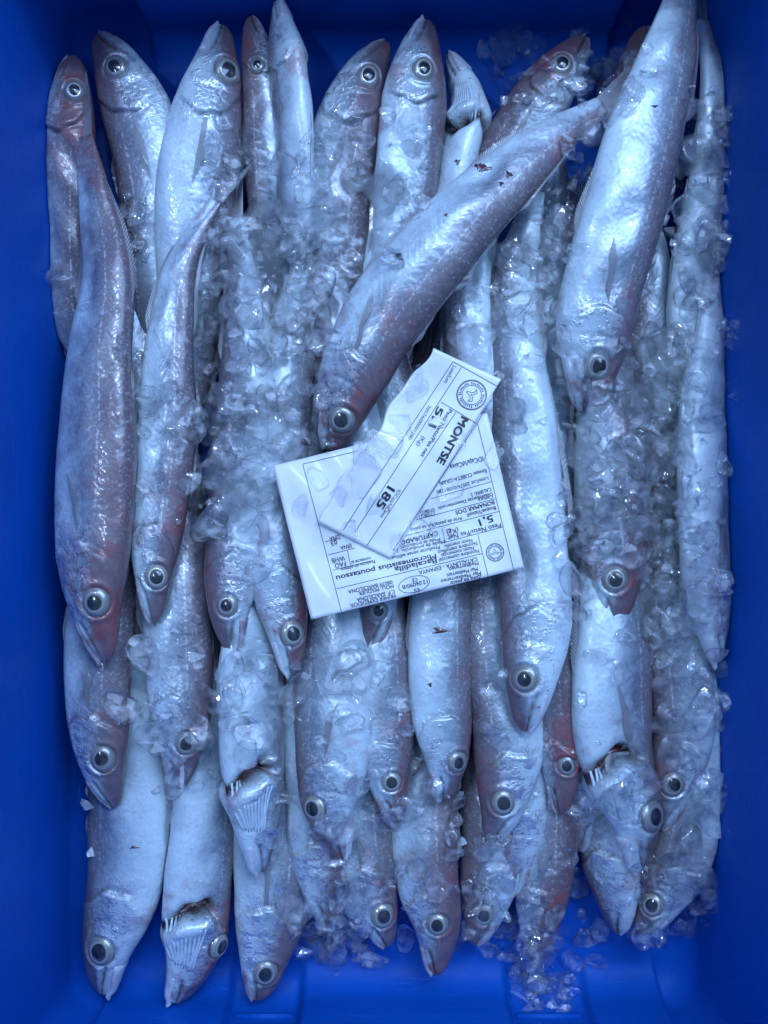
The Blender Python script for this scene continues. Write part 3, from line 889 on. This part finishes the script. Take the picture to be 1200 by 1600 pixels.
def print_text(s, p0, p1, hgt, zf, parent, bold=0.0):
    cu = bpy.data.curves.new("printed_text", 'FONT')
    cu.body = s
    cu.size = 1.0
    cu.resolution_u = 3
    tmp = bpy.data.objects.new("tmp", cu)
    col.objects.link(tmp)
    bpy.context.view_layer.update()
    me = bpy.data.meshes.new_from_object(tmp.evaluated_get(bpy.context.evaluated_depsgraph_get()))
    bpy.data.objects.remove(tmp)
    n = len(me.vertices)
    a = np.empty(n * 3); me.vertices.foreach_get('co', a); a = a.reshape(-1, 3)
    if n == 0:
        return
    p0, p1 = np.array(p0), np.array(p1)
    d = p1 - p0; ln = np.linalg.norm(d); d /= ln
    dn = np.array((-d[1], d[0]))            # down in reading sense
    x0, x1 = a[:, 0].min(), a[:, 0].max()
    if bold:                                # double strike for heavy type
        faces = [tuple(p.vertices) for p in me.polygons]
        sh = [(0, 0), (bold, 0), (bold, bold), (0, bold)]
        a = np.vstack([a + np.array((dx, dy, 0)) for dx, dy in sh])
        me = mesh_np("printed_text", a, [tuple(v + k * n for v in f) for k in range(4) for f in faces])
    out = []
    for qi, q in enumerate(a):
        pq = p0 + d * ((q[0] - x0) / (x1 - x0) * ln) - dn * ((q[1] - 0.34) * hgt / 0.69)
        out.append(P(pq[0], pq[1], zf(pq[0], pq[1]) + 0.00020 + 0.00002 * (qi // n)))
    me.vertices.foreach_set('co', np.array(out).ravel())
    me.materials.clear()
    me.update()
    link("printed_text", me, M_INK, parent, False)


def strokes(lines, width, zf, parent, name="printed_rules"):
    v, f = [], []
    for p0, p1 in lines:
        p0, p1 = np.array(p0), np.array(p1)
        d = p1 - p0; ln = np.linalg.norm(d); d /= ln
        nn = np.array((-d[1], d[0])) * width / 2
        k = max(2, int(ln / 5))
        o = len(v)
        for i in range(k + 1):
            q = p0 + d * ln * i / k
            for s in (-1, 1):
                r = q + nn * s
                v.append(P(r[0], r[1], zf(r[0], r[1]) + 0.00019))
        f += [(o + 2 * i, o + 2 * i + 1, o + 2 * i + 3, o + 2 * i + 2) for i in range(k)]
    link(name, mesh_np(name, v, f), M_INK, parent, False)


def ring(cx, cy, rx, ry, ang, k=40):
    ca, sa = math.cos(ang), math.sin(ang)
    pts = []
    for i in range(k + 1):
        t = 2 * math.pi * i / k
        x, y = rx * math.cos(t), ry * math.sin(t)
        pts.append((cx + x * ca - y * sa, cy + x * sa + y * ca))
    return list(zip(pts[:-1], pts[1:]))


ST = [
    ("Zona de pesca:", B_(795, 1152), B_(540, 1208), 5.2), ("Mar Mediterraneo", B_(790, 1121), B_(465, 1192), 5.2), ("Mar Mediterrani", B_(765, 1088), B_(515, 1143), 5.2),
    ("Mediterraneo", B_(770, 1042), B_(530, 1095), 5.2), ("CATALUNYA - ESPANYA", B_(762, 1008), B_(285, 1121), 5.6),
    ("Nombre comercial", B_(775, 942), B_(450, 1020), 5.2), ("Nom comercial", B_(735, 917), B_(470, 980), 5.0), ("Nombre cientifico", B_(760, 880), B_(440, 955), 5.2), ("Nom cientific", B_(720, 855), B_(490, 908), 5.0),
    ("PRIMER EXPEDIDOR:", A_(1055, 1333), A_(675, 1422), 5.4), ("C.P. BARCELONA", A_(1050, 1300), A_(735, 1372), 5.2), ("MOLL PESQUER", A_(1040, 1255), A_(750, 1320), 5.2), ("08039 BARCELONA", A_(1030, 1222), A_(662, 1306), 5.2),
    ("12.06090/B", B_(355, 1192), B_(150, 1240), 5.4), ("ES", B_(290, 1258), B_(245, 1268), 5.0), ("CE", B_(272, 1174), B_(228, 1184), 5.0),
    ("Peso Neto/Pes Net", B_(955, 733), B_(520, 836), 6.4), ("(Kg)", B_(607, 773), B_(513, 797), 6.4), ("Buque/Vaixell", B_(912, 592), B_(680, 652), 5.4), ("Arte de pesca/Art de pesca", B_(640, 677), B_(215, 775), 5.0),
    ("Captura", B_(888, 502), B_(770, 530), 4.8), ("Desembarcat Desembarcado", B_(885, 478), B_(440, 598), 4.8), ("CALIBRE: 2", B_(875, 438), B_(710, 488), 5.0),
    ("Lote/Lot 20576/00001280", B_(850, 352), B_(430, 466), 5.0), ("Envase CUBETA GRAN", B_(835, 288), B_(455, 394), 5.4), ("IDCaja/IdCaixa", B_(808, 190), B_(540, 262), 6.8),
    ("07/08/21", B_(412, 605), B_(300, 634), 5.0), ("17/08/21", B_(412, 640), B_(290, 668), 5.0), ("Modo de produccion", B_(455, 845), B_(140, 916), 4.8), ("Mode de produccio", B_(495, 868), B_(150, 944), 4.8),
    ("Producte sense aditius", B_(455, 912), B_(65, 1003), 5.0), ("FAO", A_(642, 1068), A_(552, 1092), 7.0), ("WHB", A_(632, 1020), A_(525, 1048), 7.0),
    ("Producto sin aditivos", A_(885, 1050), A_(605, 1120), 5.0), ("contacte al", A_(850, 1025), A_(690, 1062), 4.6), ("03", A_(568, 886), A_(520, 905), 6.4), ("ONA", A_(590, 845), A_(508, 866), 6.0), ("ERNA:", A_(690, 918), A_(595, 942), 5.6),
]
for s, a, b, h in ST:
    print_text(s, a, b, h * 1.12, zsheet, sheet, 0.018)
for s, a, b, h in (("Bacaladilla", B_(430, 1020), B_(90, 1096), 7.6), ("Micromesistius poutassou", B_(425, 982), A_(565, 1192), 7.6), ("5,1", B_(890, 672), B_(778, 712), 10.5),
                   ("BONAMAR DOS", B_(900, 545), B_(585, 632), 6.2), ("CAPTURADO", B_(440, 798), B_(135, 876), 7.4)):
    print_text(s, a, b, h, zsheet, sheet, 0.035)
strokes([(B_(1058, 1100), B_(786, 0)), (B_(786, 0), C_(930, 610)), (B_(850, 1155), B_(765, 812)), (B_(800, 965), A_(565, 1280)), (B_(970, 747), B_(500, 872)), (B_(940, 620), B_(165, 822)), (B_(908, 518), B_(260, 690)),
         (B_(878, 378), B_(385, 517)), (A_(283, 240), A_(605, 1470)), (A_(535, 1125), A_(870, 1045)), (A_(495, 998), A_(715, 940)), (A_(470, 888), A_(600, 858)), (A_(655, 962), A_(680, 1080)), (A_(283, 240), A_(745, 130)),
         (B_(475, 762), B_(500, 872)), (B_(105, 920), B_(118, 960))], 0.9, zsheet, sheet)
oc = B_(245, 1215)
strokes(ring(oc[0], oc[1], 24.5, 12.5, math.radians(-14)), 0.9, zsheet, sheet, "printed_oval")
for s, a, b, h, bo in (("MONTSE", C_(832, 560), C_(638, 915), 12.0, 0.07), ("Peso Neto/Pes net", C_(722, 500), C_(497, 868), 6.4, 0.02), ("5,1", C_(642, 480), C_(578, 628), 10.5, 0.06), ("(Kg)", C_(512, 712), C_(465, 785), 6.4, 0.0),
                       ("185", C_(258, 1108), C_(163, 1258), 13.0, 0.06), ("IDCaja/IdCaixa", C_(322, 1130), C_(180, 1345), 5.4, 0.0), ("Lote/Lot:", C_(752, 160), C_(680, 295), 6.2, 0.0), ("20576/00001280", C_(560, 470), C_(398, 735), 5.2, 0.0)):
    print_text(s, a, b, h, zstrip, strip, bo)
strokes([(C_(740, 125), C_(0, 1256)), (C_(0, 1256), A_(620, 795)), (C_(805, 170), A_(720, 805)), (C_(762, 520), C_(65, 1565)), (C_(925, 610), C_(270, 1600)), (C_(740, 125), C_(1098, 325)), (C_(1098, 325), C_(925, 610)), (C_(645, 440), C_(925, 610))], 1.0, zstrip, strip)


def seal(cx, cy, R, rot, zf, parent):
    ls = []
    ls += ring(cx, cy, R, R, 0) + ring(cx, cy, R * 0.94, R * 0.94, 0) + ring(cx, cy, R * 0.64, R * 0.64, 0)
    for i in range(36):                       # unreadably small lettering round the rim
        if i % 9 == 8:
            continue
        t = 2 * math.pi * i / 36
        for k in (0, 0.05):
            r0, r1 = 0.70, 0.87 - 0.03 * ((i * 7) % 3)
            ls.append(((cx + R * r0 * math.cos(t + k), cy + R * r0 * math.sin(t + k)), (cx + R * r1 * math.cos(t + k * 0.5), cy + R * r1 * math.sin(t + k * 0.5))))
    bird = [(-.5, -.05), (-.3, -.25), (-.08, -.12), (0, .05), (.1, -.14), (.34, -.25), (.5, 0), (.3, -.08), (.12, .06), (.06, .3), (0, .42), (-.08, .28), (-.14, .05), (-.3, -.1), (-.5, -.05)]
    cr, sr = math.cos(rot), math.sin(rot)
    bp = [(cx + R * (x * cr - y * sr), cy + R * (x * sr + y * cr)) for x, y in bird]
    ls += list(zip(bp[:-1], bp[1:]))
    strokes(ls, R * 0.032 + 0.15, zf, parent, "printed_seal")


seal(*C_(885, 385), 23.5, math.radians(122), zstrip, strip)
seal(*B_(905, 955), 14.0, math.radians(166), zsheet, sheet)

# ------------------------------------------------------------------ ice
for o in list(crate.children):
    n0 = len(fish_bvh_v)
    fish_bvh_v.extend([tuple(v.co) for v in o.data.vertices])
    fish_bvh_f.extend([tuple(n0 + i for i in p.vertices) for p in o.data.polygons])
bvh = BVHTree.FromPolygons([Vector(v) for v in fish_bvh_v], fish_bvh_f)


def ice_mesh(seed, sub, flat, cuts, rough=0.25):
    r = random.Random(seed)
    bm = bmesh.new()
    bmesh.ops.create_icosphere(bm, subdivisions=sub, radius=1.0)
    off = Vector((r.uniform(-50, 50), r.uniform(-50, 50), r.uniform(-50, 50)))
    planes = []
    for k in range(cuts):
        nn = Vector((r.gauss(0, 1), r.gauss(0, 1), r.gauss(0, 1))).normalized()
        planes.append((nn, r.uniform(0.45, 0.85)))
    ax, ay = r.uniform(0.8, 1.25), r.uniform(0.65, 1.0)
    for v in bm.verts:
        p = v.co.copy()
        n1 = mnoise.noise(p * 1.1 + off); n2 = mnoise.noise(p * 2.7 + off)
        p *= 1 + rough * 1.5 * n1 + rough * 0.6 * n2
        for nn, d in planes:                  # softened breakage facets
            s = p.dot(nn) - d
            if s > 0:
                p -= nn * s * 0.88
        v.co = Vector((p.x * ax, p.y * ay, p.z * flat))
    bmesh.ops.recalc_face_normals(bm, faces=bm.faces)
    return mesh_bm("ice_lump", bm)


def chip_mesh(seed, flat, n=14):
    """broken chip: convex hull with worn edges"""
    r = random.Random(seed)
    bm = bmesh.new()
    for k in range(n):
        v = Vector((r.gauss(0, 1), r.gauss(0, 1), r.gauss(0, 1))).normalized() * r.uniform(0.75, 1.1)
        bm.verts.new((v.x, v.y * r.uniform(0.7, 1.0), v.z * flat))
    bmesh.ops.convex_hull(bm, input=bm.verts)
    loose = [v for v in bm.verts if not v.link_faces]
    bmesh.ops.delete(bm, geom=loose, context='VERTS')
    bmesh.ops.bevel(bm, geom=list(bm.edges), offset=0.05, segments=2, affect='EDGES', clamp_overlap=True, profile=0.6)
    bmesh.ops.subdivide_edges(bm, edges=[e for e in bm.edges if e.calc_length() > 0.25], cuts=1, use_grid_fill=True)
    bmesh.ops.triangulate(bm, faces=bm.faces)
    off = Vector((r.uniform(-50, 50), 3, r.uniform(-50, 50)))
    for v in bm.verts:
        v.co *= 1 + 0.10 * mnoise.noise(v.co * 2.2 + off)
    bmesh.ops.smooth_vert(bm, verts=bm.verts, factor=0.25, use_axis_x=True, use_axis_y=True, use_axis_z=True)
    bmesh.ops.recalc_face_normals(bm, faces=bm.faces)
    return mesh_bm("ice_lump", bm)


def flake_mesh(seed, flat, nr=9, na=44):
    """melted flat flake: uneven outline with a few straight breaks, lens-like rim"""
    r = random.Random(seed)
    cuts = [(r.uniform(0, 6.283), r.uniform(0.38, 0.9)) for _ in range(r.randint(5, 8))]
    off = Vector((r.uniform(-50, 50), r.uniform(-50, 50), 0))
    R = []
    for a in range(na):
        t = 6.2832 * a / na
        q = 1.0
        for ct_, d in cuts:
            c_ = math.cos(t - ct_)
            if c_ > 0.05:
                q = min(q, d / c_)
        R.append(q * (1 + 0.26 * mnoise.noise(Vector((math.cos(t) * 1.6, math.sin(t) * 1.6, 0)) + off)))
    R = np.array(R)
    for _ in range(1):
        R = 0.25 * np.roll(R, 1) + 0.5 * R + 0.25 * np.roll(R, -1)
    tilt = (r.uniform(-.35, .35), r.uniform(-.35, .35))
    v = [(0, 0, 0)]
    rows = []
    prof = [(q, math.sqrt(max(0, 1 - q ** 5))) for q in np.linspace(0, 1, nr + 1)[1:]]
    for side in (1, -1):
        for q, hgt in (prof if side == 1 else prof[:-1][::-1]):
            row = []
            for a in range(na):
                t = 6.2832 * a / na
                x, y = R[a] * q * math.cos(t), R[a] * q * math.sin(t)
                z = side * flat * hgt * (1 + tilt[0] * x + tilt[1] * y + 0.35 * side * mnoise.noise(Vector((x * 2.4, y * 2.4, side * 3.0)) + off))
                row.append((x, y, z))
            rows.append(row)
    v = [p for row in rows for p in row]
    f = grid_faces(len(rows), na, True)
    v += [(0, 0, flat), (0, 0, -flat)]
    n = len(rows) * na
    f += [(n, j, (j + 1) % na) for j in range(na)] + [(n + 1, (len(rows) - 1) * na + (j + 1) % na, (len(rows) - 1) * na + j) for j in range(na)]
    me = mesh_np("ice_lump", v, f)
    bm = bmesh.new(); bm.from_mesh(me); bmesh.ops.recalc_face_normals(bm, faces=bm.faces); bm.to_mesh(me); bm.free()
    return me


ICE = []
for k in range(24):
    me = chip_mesh(k, (0.24, 0.34)[k % 2], 9 + k % 5) if k % 2 == 0 else flake_mesh(k, (0.11, 0.17, 0.14, 0.22)[k % 4])
    me.materials.append((M_ICE, M_ICE3, M_ICE, M_ICE2)[k % 4])
    me.shade_smooth()
    if k % 2 == 0:
        me.set_sharp_from_angle(angle=math.radians(30))
    ICE.append(me)

SHARDS = []
for k in range(6):
    me = chip_mesh(400 + k, 0.45, 9)
    me.materials.append(M_ICE3)
    me.set_sharp_from_angle(angle=math.radians(28))
    SHARDS.append(me)

# where the ice lies: centre, radii (photograph pixels), count, sizes, wording
ZONES = [
    ((395, 450), (85, 115), 22, (22, 58), "clear ice lump heaped between the slender fish's tail and the white rolled fish", "ice upper left of centre"),
    ((385, 690), (75, 150), 24, (22, 60), "ice lump covering the fish left of the label", "ice left of the label"),
    ((490, 480), (60, 190), 18, (20, 52), "ice lump beside the diagonal fish on its left", "ice left of the diagonal fish"),
    ((800, 110), (45, 60), 6, (19, 54), "glassy ice piece against the upper blue wall", "ice by the upper wall"),
    ((925, 110), (85, 80), 7, (19, 48), "ice piece around the dark head behind the diagonal fish's tail", "ice over the dark head"),
    ((830, 420), (60, 130), 15, (20, 50), "ice lump in the gap between the two big upper fish", "ice between the upper fish"),
    ((1000, 610), (85, 130), 24, (22, 60), "ice lump below the head of the big upper right fish", "ice right of centre"),
    ((955, 820), (75, 130), 26, (20, 54), "ice lump over the red cheeked fish", "ice over the red cheeked fish"),
    ((1050, 930), (40, 130), 14, (20, 50), "ice lump in the furrow beside the white bellied wall fish", "ice beside the wall fish"),
    ((1095, 360), (38, 120), 8, (21, 56), "ice lump on the slim fish by the right wall", "ice on the slim wall fish"),
    ((1070, 1160), (55, 150), 11, (19, 48), "ice lump near the right wall at the lower right", "ice lower right"),
    ((1060, 1400), (60, 60), 7, (17, 42), "ice lump on the fish in the lower right corner", "ice lower right corner"),
    ((850, 1490), (50, 85), 13, (15, 42), "glassy ice piece in the lower right wall channel", "ice in the wall channel"),
    ((530, 1450), (75, 65), 12, (15, 44), "glassy ice piece heaped at the lower blue wall panel", "ice at the lower wall panel"),
    ((760, 1420), (60, 70), 8, (15, 42), "ice piece around the iced head in the lowest row", "ice on the lowest row"),
    ((560, 1330), (60, 70), 7, (17, 42), "ice piece below the white bellied fish", "ice below the white bellied fish"),
    ((400, 1080), (60, 60), 5, (19, 44), "ice lump above the dark gill slit left of centre", "ice above the gill slit"),
    ((290, 1120), (50, 90), 5, (17, 44), "ice lump over the blurry second fish of the middle row", "ice on the middle row left"),
    ((560, 1110), (70, 90), 7, (19, 48), "ice lump under the lower edge of the label", "ice below the label"),
    ((530, 240), (60, 70), 7, (17, 44), "ice piece on the cheek of the dusky top row fish", "ice on the top row"),
    ((365, 250), (40, 70), 4, (21, 50), "ice lump on the side of the pale round eyed fish", "ice on the round eyed fish"),
    ((630, 260), (45, 80), 5, (19, 48), "ice lump on the flank of the raised snout fish", "ice on the raised snout fish"),
    ((745, 500), (35, 60), 3, (19, 44), "ice lump between diagonal fish and long bright fish", "ice above the label"),
    ((800, 560), (30, 120), 5, (17, 40), "melting ice piece on the long bright fish", "ice on the long bright fish"),
    ((105, 470), (30, 60), 3, (17, 42), "ice piece between the biggest left fish and the left wall", "ice by the left wall"),
    ((1140, 560), (14, 60), 3, (13, 32), "ice sliver stuck to the right blue wall", "ice slivers on the right wall"),
    ((265, 700), (45, 140), 5, (19, 48), "ice lump on the slender fish left of the icy furrow", "ice on the slender fish"),
]
LABEL_ICE = [(605, 705, 30, 9), (645, 615, 26, 9), (575, 715, 28, 9), (665, 565, 24, 9), (625, 660, 34, 9), (530, 770, 24, 9), (470, 790, 30, 10), (560, 740, 36, 9), (585, 690, 40, 9), (600, 640, 30, 8), (640, 830, 34, 9), (700, 760, 26, 7), (775, 705, 30, 8), (540, 830, 26, 6), (690, 660, 22, 6),
             (650, 590, 32, 8), (690, 830, 24, 6), (590, 790, 30, 6), (620, 850, 22, 6), (720, 690, 18, 5), (500, 745, 20, 6)]
ice_no = 0


def drop(px, py):
    z = 0.0
    d = Vector(P(px, py, 0.0)) - Vector((0, 0, ZCAM))
    hit, nn, idx, dist = bvh.ray_cast(Vector((0, 0, ZCAM)), d.normalized())
    return hit, nn


def place_ice(px, py, size, label, group, lift=0.35, flat=1.0, mesh=None):
    global ice_no
    hit, nn = drop(px, py)
    if hit is None:
        return None
    if nn.z < 0:
        nn = -nn
    me = mesh or ICE[random.randrange(len(ICE))]
    s = size * px_scale(hit.z)
    o = bpy.data.objects.new("ice_lump", me)
    col.objects.link(o)
    axis = (nn * 0.75 + Vector((0, 0, 0.25)) + Vector((random.gauss(0, .22), random.gauss(0, .22), 0))).normalized()
    q = axis.to_track_quat('Z', 'Y').to_matrix() @ Matrix.Rotation(random.uniform(0, 6.28), 3, 'Z')
    o.rotation_euler = q.to_euler()
    f = flat * random.uniform(0.75, 1.2)
    o.scale = (s, s * random.uniform(0.8, 1.15), s * f)
    o.location = hit + axis * (s * 0.10 * f * lift * random.uniform(0.3, 2.0) + 0.0008)
    tag(o, label, "ice", group)
    ice_no += 1
    return o


NO_ICE = [(540, 480, 640, 620), (620, 360, 740, 470), (715, 270, 830, 390), (800, 205, 880, 290), (905, 270, 1050, 520), (780, 680, 870, 1010), (650, 960, 740, 1160), (925, 865, 1000, 990), (1020, 1190, 1090, 1295), (425, 715, 545, 965), (570, 1400, 622, 1475), (1000, 1390, 1045, 1445), (985, 1320, 1005, 1345), (905, 545, 962, 598), (855, 75, 905, 125),   # clear fish parts the photograph shows bare (x0, y0, x1, y1)
    (120, 880, 200, 1020), (125, 1150, 200, 1250), (320, 910, 395, 985), (790, 1020, 860, 1120), (985, 1240, 1060, 1320), (650, 1400, 715, 1520), (640, 70, 690, 150), (330, 70, 385, 150), (505, 620, 570, 690)]


def blocked(x, y):
    return any(a < x < c and b < y < d for a, b, c, d in NO_ICE)


for (cx, cy), (rx, ry), n, (s0, s1), lab, grp in ZONES:
    k = 0; tries = 0; made = []
    while k < n and tries < 400:
        tries += 1
        a, r = random.uniform(0, 6.283), math.sqrt(random.random())
        x, y = cx + rx * r * math.cos(a), cy + ry * r * math.sin(a)
        if blocked(x, y):
            continue
        s = s0 + (s1 - s0) * random.random() ** 1.7
        o = place_ice(x, y, s, lab, grp, 0.35, 1.0, random.choice(SHARDS) if 'wall' in grp and 'wall fish' not in grp else None)
        if o:
            k += 1
            made.append((x, y, s, o))
    # single out the ones a viewer can tell from the rest
    left = list(made)
    for word, key in (("largest", lambda m: -m[2]), ("uppermost", lambda m: m[1]), ("lowermost", lambda m: -m[1]), ("leftmost", lambda m: m[0]), ("rightmost", lambda m: -m[0])):
        if len(left) > 1:
            m = min(left, key=key)
            if word == "largest" or m is min(made, key=key):
                m[3]["label"] = word + " " + lab
                left.remove(m)
MELT = []
for k in range(5):
    me = flake_mesh(60 + k, 0.16)
    me.materials.append(M_MELT); me.shade_smooth()
    MELT.append(me)
for x, y, s, _ in LABEL_ICE:
    place_ice(x, y, s, "melting transparent ice piece lying on the paper labels", "ice on the labels", 0.5, 0.55, random.choice(MELT))

# scars and blood marks on the skin
M_MARK = mat_flesh("skin_scar", (0.10, 0.03, 0.04), (0.05, 0.025, 0.035))
for mx, my, ms, asp, lab in ((757, 263, 9, 0.6, "diagonal"), (747, 260, 5, 1.0, "diagonal"), (795, 273, 5, 1.0, "diagonal"), (623, 402, 7, 0.7, "diagonal"), (783, 287, 3, 1.0, "diagonal"), (697, 336, 2.5, 1.0, "diagonal"), (1023, 166, 5, 0.35, "big silver"),
                             (210, 1324, 7, 0.3, "lower left corner"), (688, 985, 12, 0.4, "clean pale"), (672, 1070, 3, 1, "clean pale"), (715, 253, 4, 1.0, "white throated")):
    rt = next(o for o in bpy.data.objects if o.parent is None and lab in str(o.get("label", "")) and o.get("category") == "fish")
    v = []
    for ring_ in (0, 0.5, 1.0):
        for k in range(14):
            an = 2 * math.pi * k / 14
            rr_ = ms * ring_ * (1 + 0.35 * math.sin(3 * an + mx) + 0.2 * math.sin(5 * an + my))
            hit, nn = drop(mx + rr_ * math.cos(an + 0.6), my + rr_ * asp * math.sin(an + 0.6))
            v.append(np.array(hit + nn * (0.0006 if nn.z > 0 else -0.0006) * (1.3 - ring_)) - np.array(rt.location))
    link("skin_mark", mesh_np("skin_mark", v, grid_faces(3, 14, True)), M_MARK, rt)

# crushed crumbs too many to count
cv, cf = [], []
bits = []
for k in range(6):
    me = chip_mesh(200 + k, 0.4, 8)
    a = np.empty(len(me.vertices) * 3); me.vertices.foreach_get('co', a)
    bits.append((a.reshape(-1, 3).copy(), [tuple(p.vertices) for p in me.polygons]))
    bpy.data.meshes.remove(me)
for k in range(4):
    me = flake_mesh(300 + k, 0.16, 5, 22) if k < 3 else chip_mesh(300, 0.35, 10)
    a = np.empty(len(me.vertices) * 3); me.vertices.foreach_get('co', a)
    bits.append((a.reshape(-1, 3).copy(), [tuple(p.vertices) for p in me.polygons]))
    bpy.data.meshes.remove(me)
FILL = [((500, 1150), (190, 150), 26), ((640, 1320), (140, 90), 20), ((930, 1010), (170, 230), 36), ((1000, 1370), (120, 80), 18), ((1085, 650), (45, 420), 30), ((490, 330), (150, 110), 28),
        ((850, 330), (60, 110), 22), ((395, 600), (110, 260), 50), ((970, 720), (110, 260), 46), ((300, 1090), (110, 110), 18), ((540, 1440), (90, 50), 20), ((850, 1480), (70, 70), 14),
        ((480, 560), (70, 200), 26), ((935, 160), (55, 50), 14), ((1095, 300), (40, 180), 16), ((215, 500), (30, 260), 10), ((940, 60), (70, 40), 6), ((1060, 1250), (60, 120), 14), ((780, 1400), (90, 60), 12)]
for (cx, cy), (rx, ry), n, (s0, s1), lab, grp in ZONES + [(c_, r_, n_, (0, 0), '', 'fill') for c_, r_, n_ in FILL]:
    key = n >= 14
    for k in range(n * 3):
        a, r = random.uniform(0, 6.283), math.sqrt(random.random()) * 1.15
        x, y = cx + rx * r * math.cos(a), cy + ry * r * math.sin(a)
        if blocked(x, y):
            continue
        hit, nn = drop(x, y)
        if hit is None:
            continue
        bv, bf = bits[random.randrange(6)]
        s = (2.5 + (10 if key else 7) * random.random() ** 2.0) * px_scale(hit.z)
        if random.random() < (0.62 if key else 0.4):
            bv, bf = bits[random.randrange(6, 10)]
            s = random.uniform(12, 38 if key else 24) * px_scale(hit.z)
        R = np.array(Matrix.Rotation(random.uniform(0, 6.28), 3, 'Z') @ Matrix.Rotation(random.uniform(-.7, .7), 3, 'X'))
        pos = np.array(hit) + np.array((0, 0, s * random.uniform(0.05, 0.7)))
        o_ = len(cv)
        cv.extend((bv @ R.T * s * np.array((1, random.uniform(0.6, 1.2), 1)) + pos).tolist())
        cf.extend([tuple(i + o_ for i in q) for q in bf])
# bed of frosted crushed ice filling the gaps between the fish
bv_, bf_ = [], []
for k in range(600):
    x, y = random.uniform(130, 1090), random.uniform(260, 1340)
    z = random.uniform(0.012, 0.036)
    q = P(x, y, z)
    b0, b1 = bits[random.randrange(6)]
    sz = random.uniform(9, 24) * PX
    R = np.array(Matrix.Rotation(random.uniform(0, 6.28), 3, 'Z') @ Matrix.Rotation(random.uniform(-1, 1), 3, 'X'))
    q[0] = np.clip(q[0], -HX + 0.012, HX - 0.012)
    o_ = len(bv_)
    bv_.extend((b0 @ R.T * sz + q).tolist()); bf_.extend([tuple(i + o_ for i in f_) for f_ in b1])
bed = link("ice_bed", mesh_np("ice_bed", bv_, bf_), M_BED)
bed["kind"] = "stuff"
tag(bed, "bed of frosted crushed ice under and between the fish", "ice")
crumbs = link("crushed_ice", mesh_np("crushed_ice", cv, cf), M_ICE)
crumbs.data.set_sharp_from_angle(angle=math.radians(32))
crumbs["kind"] = "stuff"
tag(crumbs, "fine crushed ice crumbs scattered over the fish", "ice")
print("ice lumps", ice_no, "fish", FISH_COUNT[0])
